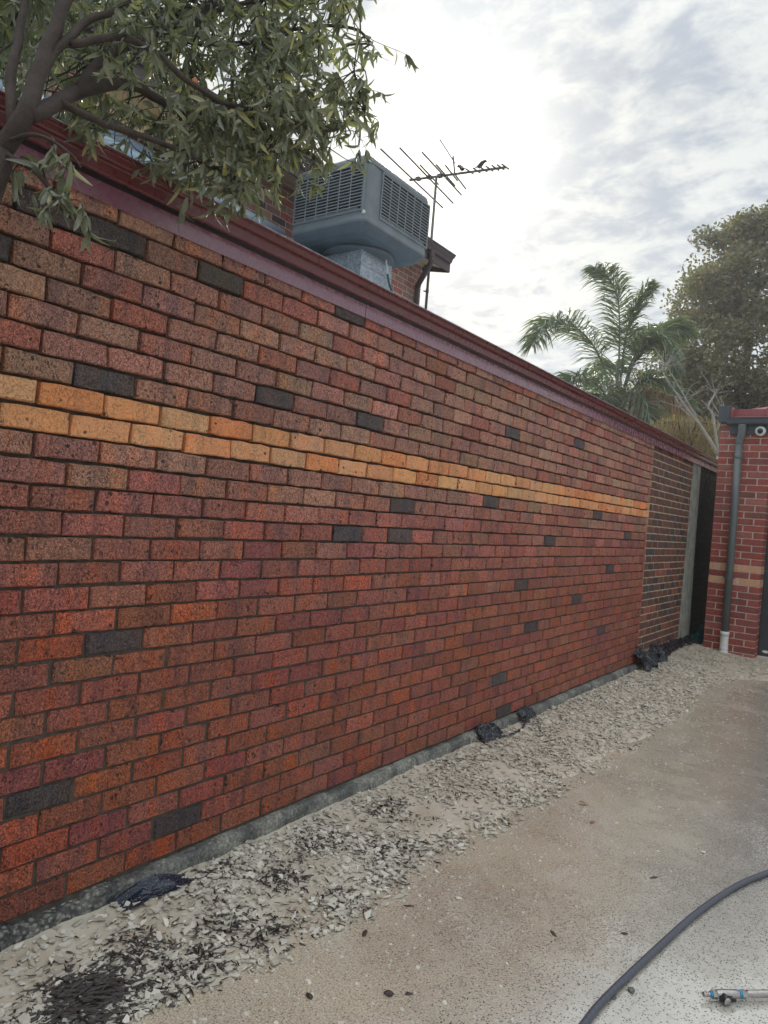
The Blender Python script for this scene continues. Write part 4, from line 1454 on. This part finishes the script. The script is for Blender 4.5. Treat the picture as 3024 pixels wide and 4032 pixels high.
# ------------------------------------------------------------------ palm
FR = [
    [(-5.08, 20.63, 5.53), (-5.50, 19.83, 6.95), (-5.94, 18.77, 7.56), (-6.29, 17.89, 7.43), (-6.49, 17.38, 6.65)],
    [(-5.05, 20.65, 5.53), (-5.11, 20.61, 7.39), (-5.23, 20.52, 8.68), (-5.44, 20.13, 9.30), (-5.69, 19.57, 9.46)],
    [(-5.02, 20.67, 5.53), (-4.97, 20.71, 7.41), (-4.80, 20.84, 8.29), (-4.60, 20.98, 8.88), (-4.40, 21.07, 9.15)],
    [(-4.96, 20.72, 5.54), (-4.65, 20.94, 7.01), (-4.27, 21.59, 7.86), (-3.99, 22.05, 8.17), (-3.51, 22.37, 7.98)],
    [(-5.13, 20.60, 5.38), (-5.40, 19.78, 5.95), (-5.67, 18.96, 6.01), (-5.86, 18.58, 5.74)],
    [(-4.95, 20.72, 5.39), (-4.28, 20.60, 6.20), (-3.62, 20.70, 6.06), (-2.97, 20.93, 5.39)],
    [(-5.01, 20.68, 5.39), (-4.70, 20.29, 5.74), (-4.02, 19.92, 5.38), (-3.66, 19.81, 4.54)],
    [(-5.07, 20.64, 5.38), (-5.14, 19.96, 5.55), (-5.29, 19.24, 5.29), (-5.35, 18.95, 4.70)],
    [(-5.0, 20.7, 5.5), (-4.75, 21.2, 7.3), (-4.5, 22.3, 8.1), (-4.4, 23.4, 7.7)],
    [(-5.1, 20.7, 5.5), (-5.5, 21.6, 6.9), (-6.2, 22.6, 7.0), (-6.8, 23.4, 6.0)],
    [(-4.95, 20.7, 5.5), (-4.60, 20.7, 6.9), (-4.15, 20.7, 7.5), (-3.70, 20.8, 7.1), (-3.45, 20.9, 6.4)],
]
DEADF = [
    [(-5.05, 20.62, 5.3), (-4.5, 20.2, 5.55), (-4.0, 20.0, 5.1), (-3.75, 19.9, 4.3)],
    [(-5.1, 20.6, 5.3), (-5.45, 20.0, 5.4), (-5.6, 19.6, 4.9), (-5.6, 19.5, 4.2)],
    [(-5.0, 20.65, 5.3), (-4.6, 20.9, 5.5), (-4.0, 21.2, 5.0), (-3.5, 21.3, 4.2)],
    [(-5.05, 20.6, 5.2), (-4.9, 20.0, 5.3), (-4.7, 19.7, 4.8), (-4.65, 19.6, 4.0)],
    [(-4.95, 20.65, 5.35), (-4.2, 20.5, 5.8), (-3.3, 20.5, 5.5), (-2.7, 20.6, 4.9)],
]
pm = thing('palm_tree', 'tall feathery palm with drooping fronds and a skirt of dead brown ones', 'palm', (-5.0, 20.7, 0))
rp_ = random.Random(31)


def frond(name, pts, m, ll, hang):
    cv = smooth_curve(pts, 14)
    g = MB()
    n = len(cv)
    g.tube(cv[::2], [.035 * (1 - .85 * i / (n / 2)) for i in range(len(cv[::2]))], 5)
    for i in range(int(n * .22), n):
        t_ = i / (n - 1)
        T = (cv[min(i + 1, n - 1)] - cv[max(0, i - 1)]).normalized()
        sd = T.cross(Vector((0, 0, 1)))
        if sd.length < .2:
            sd = Vector((.9, .4, 0))
        sd.normalize()
        upv = sd.cross(T).normalized()
        for q in range(5):
            for s_ in (-1, 1):
                p = cv[i] + T * rp_.uniform(-.04, .04)
                d = (sd * s_ * rp_.uniform(.6, 1.1) + T * rp_.uniform(.3, .9) + upv * rp_.uniform(-.35, .6)).normalized()
                L = ll * (math.sin(math.pi * (.12 + .80 * t_)) ** .6) * rp_.uniform(.75, 1.1)
                a = p
                mid = p + d * L * .55 + Vector((0, 0, -hang * L * .12))
                e = p + d * L * (1 - .22 * hang) + Vector((0, 0, -hang * L * .62))
                wv = d.cross(Vector((rp_.gauss(0, 1), rp_.gauss(0, 1), rp_.gauss(0, 1)))).normalized() * .019
                g.add([a - wv * .5, a + wv * .5, mid + wv, mid - wv, e], [(0, 1, 2, 3), (3, 2, 4)])
    g.build(name, m, pm)


for f in FR:
    frond('frond', f, M_palm, 1.12, .50)
for f in DEADF:
    frond('dead_frond', f, M_palmdead, .85, 1.1)
g = MB()
g.tube([(-5.05, 20.7, 0), (-5.03, 20.7, 2.5), (-5.02, 20.7, 4.6), (-5.02, 20.68, 5.2), (-5.03, 20.66, 5.7)], [.22, .18, .17, .20, .10], 12)
g.build('trunk', M_barkp, pm, True)
g = MB()
for k in range(2):
    x = -5.17 + .26 * k
    g.tube([(x, 20.5, 5.0), (x - .03, 20.47, 5.5), (x - .03, 20.46, 5.95), (x, 20.47, 6.3)], [.03, .11, .08, .01], 7)
g.build('flower_sheath', simple('red_brown_sheath', (.22, .10, .08), .7, scale=10), pm, True)

# ------------------------------------------------------------------ leafy trees behind
def leaf_cloud(g, centres, n, size, rnd, flat=.6, droop=0.0):
    for _ in range(n):
        c, r_ = rnd.choice(centres)
        u = Vector((rnd.gauss(0, 1), rnd.gauss(0, 1), rnd.gauss(0, 1))).normalized() * (rnd.random() ** .45) * r_
        u.z *= .8
        p = c + u
        d = Vector((rnd.gauss(0, 1), rnd.gauss(0, 1), rnd.gauss(0, .7) - droop)).normalized()
        s_ = d.cross(Vector((rnd.gauss(0, 1), rnd.gauss(0, 1), rnd.gauss(0, 1)))).normalized()
        L, W = size * rnd.uniform(.7, 1.3), size * flat * .5
        g.add([p, p + d * L * .5 + s_ * W, p + d * L, p + d * L * .5 - s_ * W], [(0, 1, 2, 3)])


def crown_centres(rnd, cx, cy, prof, num, cl0, cl1):
    """clump centres inside a crown whose radius is prof(z)"""
    out = []
    z0, z1 = prof[0][0], prof[-1][0]
    tot = 0
    while len(out) < num:
        z = rnd.uniform(z0, z1)
        for (a, ra), (b, rb_) in zip(prof, prof[1:]):
            if a <= z <= b:
                r_ = ra + (rb_ - ra) * (z - a) / (b - a)
        if rnd.random() > (r_ / max(p[1] for p in prof)) ** 1.2:
            continue
        an_ = rnd.uniform(0, 2 * math.pi)
        q = r_ * (rnd.random() ** .38) * rnd.uniform(.85, 1.08)
        out.append((Vector((cx + q * math.cos(an_), cy + q * math.sin(an_), z)), rnd.uniform(cl0, cl1) * (.55 + .45 * r_ / 3)))
    return out


bt = thing('tree', 'large dense broadleaf tree with copper tinged leaves behind the garage', 'tree', (-2.6, 28.3, 0))
rk = random.Random(41)
prof = [(4.4, 2.6), (6.3, 3.4), (8.0, 3.75), (9.6, 3.45), (11.3, 2.9), (12.9, 2.2), (13.6, 1.3), (14.7, .25)]
cen = crown_centres(rk, -2.55, 28.2, prof, 330, .42, .85)
g = MB()
leaf_cloud(g, cen, 80000, .16, rk)
o = g.build('crown', M_leaf_far, bt)
g = MB()
g.tube([(-2.9, 28.2, 0), (-3.0, 28.2, 4), (-2.95, 28.25, 7), (-2.7, 28.2, 10), (-2.6, 28.2, 13.2)], [.30, .24, .18, .10, .02], 9)
g.build('trunk', M_bark, bt, True)
for _ in range(26):
    c = rk.choice(cen)[0]
    a = Vector((-2.85, 28.2, max(3.5, c.z - rk.uniform(1, 2.4))))
    g = MB()
    g.tube(smooth_curve([a, (a + c) / 2 + Vector((0, 0, .25)), c], 3), [.07, .065, .06, .05, .04, .03, .015], 5)
    g.build('limb', M_bark, bt)

sh = thing('tree', 'dry weeping tree with hanging ochre foliage between the palm and the garage', 'tree', (-1.35, 14.8, 0))
rw = random.Random(51)
g = MB()
for _ in range(700):
    a = rw.uniform(0, 2 * math.pi)
    q = .75 * rw.random() ** .5
    top = Vector((-1.55 + q * math.cos(a) * 1.25, 14.8 + q * math.sin(a), 4.12 - .55 * q * q + rw.gauss(0, .05)))
    L = rw.uniform(.3, 1.0)
    n = 5
    for k in range(n):
        p = top + Vector((rw.gauss(0, .02), rw.gauss(0, .02), -L * k / n))
        e = p + Vector((rw.gauss(0, .03), rw.gauss(0, .03), -L / n * 1.3))
        w_ = Vector((rw.gauss(0, 1), rw.gauss(0, 1), 0)).normalized() * .009
        g.add([p - w_, p + w_, e], [(0, 1, 2)])
g.build('foliage', M_weep, sh)
g = MB()
g.tube([(-1.4, 14.9, 0), (-1.42, 14.9, 2.5), (-1.5, 14.85, 3.7), (-1.6, 14.8, 4.05)], [.09, .07, .05, .01], 7)
for k in range(12):
    a = k * .55
    g.tube([(-1.5, 14.85, 3.4), (-1.55 + .35 * math.cos(a), 14.8 + .3 * math.sin(a), 4.0), (-1.6 + .8 * math.cos(a), 14.8 + .65 * math.sin(a), 3.9)], [.03, .016, .004], 5)
g.build('trunk', M_bark, sh, True)

# olive shrubs low behind the wall fill the view under the crowns
for i, (lab, x, y, rr_, ht, nn) in enumerate([('low olive green bush below the dead white branches next to the garage', -.35, 14.0, .85, 3.35, 5200),
                                             ('scruffy bush under the hanging palm skirt', -3.5, 18.6, 1.1, 4.05, 5200),
                                             ('dark bushy tree low behind the garage roof', -1.0, 24.5, 1.9, 5.6, 8000),
                                             ('shaggy bush between the palm trunk and the copper tree', -4.2, 25.0, 1.6, 6.1, 6500)]):
    t = thing('bush', lab, 'bush', (x, y, 0))
    rs = random.Random(60 + i)
    cs = crown_centres(rs, x, y, [(ht * .25, rr_ * .7), (ht * .6, rr_), (ht * .85, rr_ * .8), (ht, rr_ * .25)], 60, .2 * rr_, .4 * rr_)
    g = MB()
    leaf_cloud(g, cs, nn, .085 if y < 20 else .12, rs)
    g.build('foliage', M_shrub, t)
    g = MB()
    g.tube([(x, y, 0), (x + .05, y, ht * .4), (x, y + .05, ht * .85)], [.08, .06, .02], 6)
    for k in range(8):
        a = k * .8
        g.tube([(x, y, ht * .35), (x + rr_ * .5 * math.cos(a), y + rr_ * .5 * math.sin(a), ht * .7)], [.035, .01], 5)
    g.build('stems', M_bark, t)

DL = [
    [(-0.47, 12.85, 3.10), (-0.72, 12.67, 3.54), (-0.95, 12.50, 3.85), (-1.22, 12.31, 4.25)],
    [(-0.47, 12.85, 3.10), (-0.60, 12.76, 3.81), (-0.68, 12.70, 3.97), (-0.60, 12.76, 4.23)],
    [(-0.55, 12.80, 3.47), (-0.46, 12.86, 3.78)],
    [(-0.72, 12.67, 3.54), (-1.03, 12.44, 4.10), (-1.35, 12.21, 4.67)],
    [(-0.87, 12.56, 3.73), (-1.09, 12.40, 3.92)],
    [(-1.22, 12.31, 4.25), (-1.41, 12.17, 4.57)]]
dt = thing('dead_tree', 'bleached white dead branches sticking up beside the garage', 'dead tree', (-.42, 12.9, 0))
g = MB()
g.tube([(-.42, 12.9, 0), (-.40, 12.9, 1.6), (-.44, 12.88, 2.6), (-.47, 12.85, 3.10)], [.075, .06, .05, .04], 8)
g.build('trunk', M_bone, dt, True)
for k, l in enumerate(DL):
    cv = smooth_curve(l, 4) if len(l) > 2 else [Vector(p) for p in l]
    g = MB()
    r0 = [.036, .028, .014, .016, .014, .012][k]
    g.tube(cv, [r0 * (1 - .65 * i / (len(cv) - 1)) for i in range(len(cv))], 7)
    g.build('branch', M_bone, dt, True)
rd_ = random.Random(71)
g = MB()
for _ in range(70):
    l = rd_.choice(DL)
    a = Vector(l[-1]) if rd_.random() < .5 else Vector(rd_.choice(l[1:]))
    e = a + Vector((rd_.gauss(0, .18), rd_.gauss(0, .12), rd_.gauss(.08, .16)))
    e2 = e + Vector((rd_.gauss(0, .10), rd_.gauss(0, .1), rd_.gauss(-.02, .10)))
    g.tube([a, e, e2], [.006, .004, .002], 4, cap=False)
o = g.build('twigs', M_bone, dt)
o['kind'] = 'stuff'

# ------------------------------------------------------------------ ground clutter
rc = random.Random(77)


def ground_z(x, y):
    return max(bed_h(x, y) + .001, 0.0) if x < 1.58 else 0.0


def chip(g, x, y, s, thick, asp=1.0, rnd=rc, lift=0.0, tilt=.35):
    n = rnd.choice([4, 4, 5, 5])
    a0 = rnd.uniform(0, 6.28)
    z = ground_z(x, y)
    tl = Matrix.Rotation(rnd.gauss(0, tilt), 3, 'X') @ Matrix.Rotation(rnd.gauss(0, tilt), 3, 'Y')
    rz = Matrix.Rotation(rnd.uniform(0, 6.28), 3, 'Z')
    V = []
    for lv in (0, 1):
        for k in range(n):
            a = a0 + 6.283 * k / n + (rnd.uniform(-.3, .3) if lv == 0 else 0)
            if lv == 0:
                rr_ = s * rnd.uniform(.55, 1.25)
                V.append((rr_ * math.cos(a) * asp, rr_ * math.sin(a), thick))
            else:
                v = V[k]
                V.append((v[0] * 1.06, v[1] * 1.06, -thick))
    V = [(rz @ (tl @ Vector(v))) + Vector((x, y, z + thick * .6 + lift)) for v in V]
    g.add(V, [tuple(range(n))] + [(i, n + i, n + (i + 1) % n, (i + 1) % n) for i in range(n)])


def rubble_density(x, y):
    q = x / bed_w(y)
    d = max(0, min(1, (x - .05) / .03)) * (1 if q < .88 else max(0, 1 - (q - .88) / .2))
    cl = .45 + 1.3 * nz(x, y, 3.2, 9)
    if y > 7.6 and x > .7:
        d *= .6
    return d * max(.17 if y < .9 else .30 if y > 4.5 else .10, min(1, cl))


g = MB()
cnt = 0
while cnt < 21000:
    y = -.5 + 9.9 * rc.random() ** 1.22
    x = rc.uniform(.05, min(bed_w(y) * 1.12, 1.55))
    if rc.random() > rubble_density(x, y) or (x > .2 and y > 9.36):
        continue
    s = (.0030 if y < 4 else .0055) + .0135 * rc.random() ** 3.0
    chip(g, x, y, s, s * rc.uniform(.09, .24) + .0007, rc.uniform(1.1, 2.1), lift=rc.uniform(0, .009), tilt=.22)
    cnt += 1
# crumbs washed out onto the drive
for _ in range(5200):
    y = -.3 + 9 * rc.random() ** 1.3
    x = bed_w(y) - .12 + abs(rc.gauss(0, .38))
    if x < 2.4:
        chip(g, x, y, .0016 + .0085 * rc.random() ** 4, .0014, lift=0, tilt=.15)
o = g.build('mortar_rubble', M_chip)
tag(o, 'pale flakes of knocked off mortar strewn along the foot of the wall', 'rubble', kind='stuff')

g = MB()


def sliver(g, x, y, L, w_, rnd=rc, lift=0.0, ang=None):
    a = rnd.uniform(0, 6.28) if ang is None else ang
    z = ground_z(x, y) + lift + w_ * .5
    d = Vector((math.cos(a), math.sin(a), rnd.gauss(0, .12)))
    s_ = Vector((-math.sin(a), math.cos(a), 0))
    p = Vector((x, y, z))
    mid = d * L * .5 + s_ * rnd.gauss(0, L * .07)
    A, B, Cc = p, p + mid, p + d * L
    V = []
    for q, k in ((A, .6), (B, 1.0), (Cc, .3)):
        V += [q - s_ * w_ * k - Vector((0, 0, w_ * .5 * k)), q + Vector((0, 0, w_ * .5 * k)), q + s_ * w_ * k - Vector((0, 0, w_ * .5 * k))]
    g.add(V, [(0, 3, 4, 1), (1, 4, 5, 2), (3, 6, 7, 4), (4, 7, 8, 5), (0, 1, 2), (8, 7, 6)])


cnt = 0
while cnt < 8500:
    y = -.5 + 9.9 * rc.random() ** 1.3
    x = rc.uniform(.06, min(bed_w(y) * 1.05, 1.5))
    k = .5 + 1.1 * nz(x, y, 4.3, 21)
    near_heap = math.exp(-((x - .40) ** 2 + (y - .10) ** 2) / .012)
    if rc.random() > max(.05, min(1, k)) * rubble_density(x, y) * 1.4 + near_heap:
        continue
    sliver(g, x, y, .009 + .038 * rc.random() ** 2.2, .0013 + .0034 * rc.random() ** 1.5, lift=rc.uniform(.002, .010), ang=rc.gauss(1.0, .9) if rc.random() < .6 else None)
    cnt += 1
for _ in range(1000):
    x, y = rc.gauss(.400, .062), rc.gauss(.085, .11)
    sliver(g, x, y, .02 + .055 * rc.random() ** 1.5, .0018 + .0042 * rc.random(), lift=rc.uniform(0, .028) * math.exp(-((x - .395) ** 2 + (y - .085) ** 2) / .015), ang=rc.gauss(1.1, .5))
for cx, cy, k in ((.50, .42, 190), (.42, .62, 170), (.30, .33, 160), (.55, .75, 120), (.35, 1.0, 160), (.22, 1.35, 150), (.5, 1.6, 110), (.24, 1.9, 120)):
    for _ in range(k):
        x, y = rc.gauss(cx, .05), rc.gauss(cy, .07)
        if x > .06:
            sliver(g, x, y, .012 + .038 * rc.random() ** 2, .0015 + .0032 * rc.random(), lift=rc.uniform(0, .012))
o = g.build('bark_mulch', M_mulch)
tag(o, 'dark wet slivers of bark mulch mixed into the pale rubble', 'mulch', kind='stuff')

# separate pieces one can point at on the wet concrete
def lump(name, label, cat, x, y, s, m, asp=1.4, tall=.5, seed=0):
    rnd = random.Random(seed)
    bm = bmesh.new()
    bmesh.ops.create_icosphere(bm, subdivisions=2, radius=1)
    a = rnd.uniform(0, 3.1)
    for v in bm.verts:
        k = 1 + .45 * noise.noise(v.co * 1.3 + Vector((seed * 3.7, 0, 0)))
        c = v.co * k
        c = Vector((c.x * asp, c.y, c.z * tall)) * s
        c.rotate(Matrix.Rotation(a, 3, 'Z'))
        v.co = c + Vector((0, 0, s * tall * .75))
    me = bpy.data.meshes.new(name)
    bm.to_mesh(me)
    bm.free()
    me.materials.append(m)
    o = obj(name, me)
    o.location = (x, y, 0)
    tag(o, label, cat)
    return o


lump('bark_chunk', 'blackish angular bark lump lowest in the picture on the milky wet concrete', 'bark', 1.057, .771, .0125, M_mulch, 1.3, .55, 1)
lump('bark_chunk', 'ragged dark bark chip left of the angular lump, near the bottom of the picture', 'bark', .872, .587, .0105, M_mulch, 1.5, .4, 2)
lump('bark_chunk', 'small dark bark chip just right of the angular lump', 'bark', 1.105, .82, .007, M_mulch, 1.9, .4, 3)
lump('bark_stick', 'straight thin dark stick on the slurry next to the rubble edge', 'stick', .81, 1.256, .0062, M_mulch, 3.2, .35, 4)
lump('bark_stick', 'split brown bark strip lying just out from the rubble heap', 'stick', .795, .983, .0085, M_mulch, 3.0, .4, 5)
lump('bark_stick', 'dark purple brown twig alone in the middle of the brown wet concrete', 'stick', 1.329, 1.496, .0075, M_mulch, 3.0, .35, 6)
lump('bark_stick', 'short dark twig on the glittering wet patch left of the hose', 'stick', 1.501, 2.259, .0075, M_mulch, 3.0, .3, 7)
lump('bark_stick', 'brown twig lying between the puddle edge and the hose', 'stick', 1.54, 1.70, .0065, M_mulch, 2.6, .4, 8)
lump('pebble', 'small grey pebble in the puddle left of the hose', 'pebble', 1.516, 1.275, .008, M_drive, 1.1, .6, 9)
lump('pebble', 'flat grey green pebble in the puddle right of the hose', 'pebble', 1.67, 1.365, .012, M_foot, 1.2, .5, 10)
lump('pebble', 'dark knobbly pebble touching the right side of the hose', 'pebble', 1.632, 1.285, .010, M_foot, 1.3, .5, 11)
lump('stone', 'little dusky pink stone on the tan concrete beyond the rubble', 'stone', 1.076, 2.639, .010, simple('pink_stone', (.26, .11, .10), .6, scale=40), 1.6, .5, 12)
lump('mortar_lump', 'largest pale mortar lump lying loose on the tan slurry', 'mortar', .93, 1.45, .011, M_chip, 1.2, .45, 13)
lump('mortar_lump', 'pale mortar crumb nearest the right end of the hose', 'mortar', 1.62, 2.72, .010, M_chip, 1.3, .5, 14)
V, Fc = leaf_mesh(.055, .022, .25, .0015, 5)
lf = obj('fallen_leaf', mesh('fallen_leaf', [(v[0], v[1], v[2] + .016) for v in V], Fc, simple('yellow_brown_leaf', (.24, .16, .02), .5, var=.5, scale=60)), None, (.929, 2.822, 0))
lf.rotation_euler = (0, 0, rad(40))
tag(lf, 'single yellow brown leaf lying on the tan concrete', 'leaf')


def crumple(name, label, x0, x1, y0, y1, hf, m, seed, nx=14, ny=40, amp=.02, out=None):
    rnd = random.Random(seed)
    V, Fc = [], []
    for j in range(ny + 1):
        for i in range(nx + 1):
            u, v = i / nx, j / ny
            ex = .22 * nz(v * 5, seed, 1.3, 2) + .08 * nz(v * 19, seed, 1.0, 6)
            ey = .10 * nz(u * 4, seed + 3, 1.7, 2)
            x = x0 + (x1 - x0) * (u * (1 + (ex if u > .3 else 0)))
            y = y0 + (y1 - y0) * (v + ey * (1 if .05 < v else 1))
            f1 = noise.noise(Vector((x * 17, y * 13, seed)))
            f2 = abs(noise.noise(Vector((x * 42 + y * 20, y * 34, seed + 5))))
            x += .4 * amp * noise.noise(Vector((y * 30, x * 20, seed + 8)))
            V.append((x, y, hf(u, v) + amp * (f1 + 1.1 * f2) + .002))
    for j in range(ny):
        for i in range(nx):
            a = j * (nx + 1) + i
            Fc.append((a, a + 1, a + nx + 2, a + nx + 1))
    me = mesh(name, V, Fc, m)
    o = obj(name, me)
    s_ = o.modifiers.new('t', 'SOLIDIFY')
    s_.thickness = .0015
    return tag(o, label, 'plastic sheet')


crumple('plastic_sheet', 'glossy blue black plastic sheet against the near end of the concrete footing', .055, .135, .40, .80,
        lambda u, v: .085 * (1 - u) ** 1.2 * math.sin(math.pi * min(1, v * 1.1 + .08)) ** .6 + .045 * u + .012, M_plasb, 2.0, 12, 34, .005)
crumple('plastic_sheet', 'torn black plastic scrap folded over the middle of the footing', .015, .125, 3.20, 3.50,
        lambda u, v: .115 + .02 * math.sin(3.1 * v) - .075 * u ** 2, M_plas, 3.0, 12, 26, .022)
crumple('plastic_sheet', 'small twisted black plastic tuft on the footing at the far end of the twisted rope', .02, .10, 3.88, 4.12,
        lambda u, v: .120 + .03 * math.sin(3.1 * v) - .07 * u ** 2, M_plas, 4.0, 10, 20, .024)
crumple('plastic_sheet', 'big crumpled black plastic bundle where the mottled wall meets the older wall', -.02, .17, 6.88, 7.75,
        lambda u, v: .21 - .16 * u ** 1.4 + .05 * math.sin(7 * v), M_plas, 5.0, 16, 50, .05)
crumple('plastic_sheet', 'long black plastic strip along the base of the cream jointed wall', -.03, .11, 7.66, 9.60,
        lambda u, v: .195 - .14 * u ** 1.5, M_plas, 6.0, 12, 70, .026)
g = MB()
cv = smooth_curve([(.10, 3.36, .075), (.135, 3.50, .055), (.145, 3.68, .056), (.12, 3.84, .075), (.08, 3.95, .115)], 6)
g.tube(cv, [.007 + .003 * math.sin(i * 1.7) for i in range(len(cv))], 6)
tag(g.build('twisted_rope', M_plas, None, True), 'twisted black plastic rope running between two scraps along the footing', 'rope')
nt_ = crumple('woven_bag', 'dark green woven bag slumped in the gap between post and garage', .02, .17, 9.42, 9.80,
              lambda u, v: .33 * (1 - abs(u - .45)) * (.4 + .6 * v) + .02, M_net, 7.0, 12, 22, .05)
nt_['category'] = 'bag'

# ------------------------------------------------------------------ hose and its fitting
g = MB()
hp = [(1.638, 0.472, .013), (1.603, 0.792, .013), (1.608, 1.072, .013), (1.618, 1.242, .013), (1.663, 1.596, .013), (1.730, 2.048, .013), (1.815, 2.427, .013), (1.911, 2.698, .013), (2.091, 3.118, .013), (2.611, 3.598, .013)]
g.tube(smooth_curve(hp, 10), .0125, 14)
tag(g.build('hose', M_hose, None, True), 'grey braided hose curving across the wet concrete', 'hose')

nzl = thing('hose_fitting', 'metal hose fitting with blue thread tape and black tap handle on the wet concrete', 'hose fitting', (1.90, 1.52, 0))
ax = Vector((.72, .69, 0)).normalized()
sd = Vector((.69, -.72, 0)).normalized()
O = Vector((1.874, 1.492, .020))


def along(name, spec, m, seg=16, smooth=True):
    g = MB()
    g.tube([O + ax * d for d, _ in spec], [r_ for _, r_ in spec], seg)
    return g.build(name, m, nzl, smooth)


along('nozzle_tip', [(0, .0078), (.006, .0088), (.009, .0070), (.014, .0085), (.017, .0068), (.022, .0080), (.026, .0072)], M_chrome)
along('tape_ring', [(.0262, .0105), (.031, .0105)], M_tape)
along('hex_nut', [(.0312, .0145), (.046, .0145)], M_chrome, 6, False)
along('valve_body', [(.0462, .012), (.050, .0145), (.075, .0155), (.10, .0150), (.128, .0142), (.133, .012)], M_chrome)
along('tape_ring', [(.1332, .0128), (.140, .0128)], M_tape)
along('hex_nut', [(.1402, .0150), (.156, .0150)], M_chrome, 6, False)
along('hose_tail', [(.1562, .0120), (.19, .0125), (.26, .0125), (.42, .0125)], M_chrome)
jp = O + ax * .068
g = MB()
g.tube([jp, jp + sd * .022 - Vector((0, 0, .001)), jp + sd * .034 - Vector((0, 0, .002))], [.012, .0125, .0135], 16)
g.build('valve_stem', M_black, nzl, True)
g = MB()
g.tube([jp + sd * .0342 - Vector((0, 0, .002)), jp + sd * .037 - Vector((0, 0, .002))], .0125, 20)
g.build('stem_cap', M_chrome, nzl, True)
for s_, L in ((1, .036), (-1, .022)):
    g = MB()
    c = jp + sd * .026
    V = [c + ax * s_ * .010 + Vector((0, 0, .008)), c + ax * s_ * .010 - Vector((0, 0, .010)), c + ax * s_ * L - Vector((0, 0, .006)), c + ax * s_ * L + Vector((0, 0, .001))]
    V = [v - sd * .004 for v in V] + [v + sd * .004 for v in V]
    g.add(V, [(0, 1, 2, 3), (7, 6, 5, 4), (0, 4, 5, 1), (1, 5, 6, 2), (2, 6, 7, 3), (3, 7, 4, 0)])
    g.build('tap_wing', M_black, nzl)

# ------------------------------------------------------------------ thin haze added to stand in for lens veiling glare
hm = bpy.data.materials.new('veil_haze')
hm.use_nodes = True
hm.node_tree.nodes.clear()
ht = NT(hm.node_tree)
pv = ht.n('ShaderNodeVolumePrincipled', None, Color=(.93, .96, 1.0, 1), Density=.0014, Anisotropy=.45)
ht.n('ShaderNodeOutputMaterial', None, Volume=pv.outputs[0])
g = MB()
g.box((-75, -75, -1.1), (75, 75, 15.6))
tag(g.build('added_veil_haze', hm), kind='stuff')
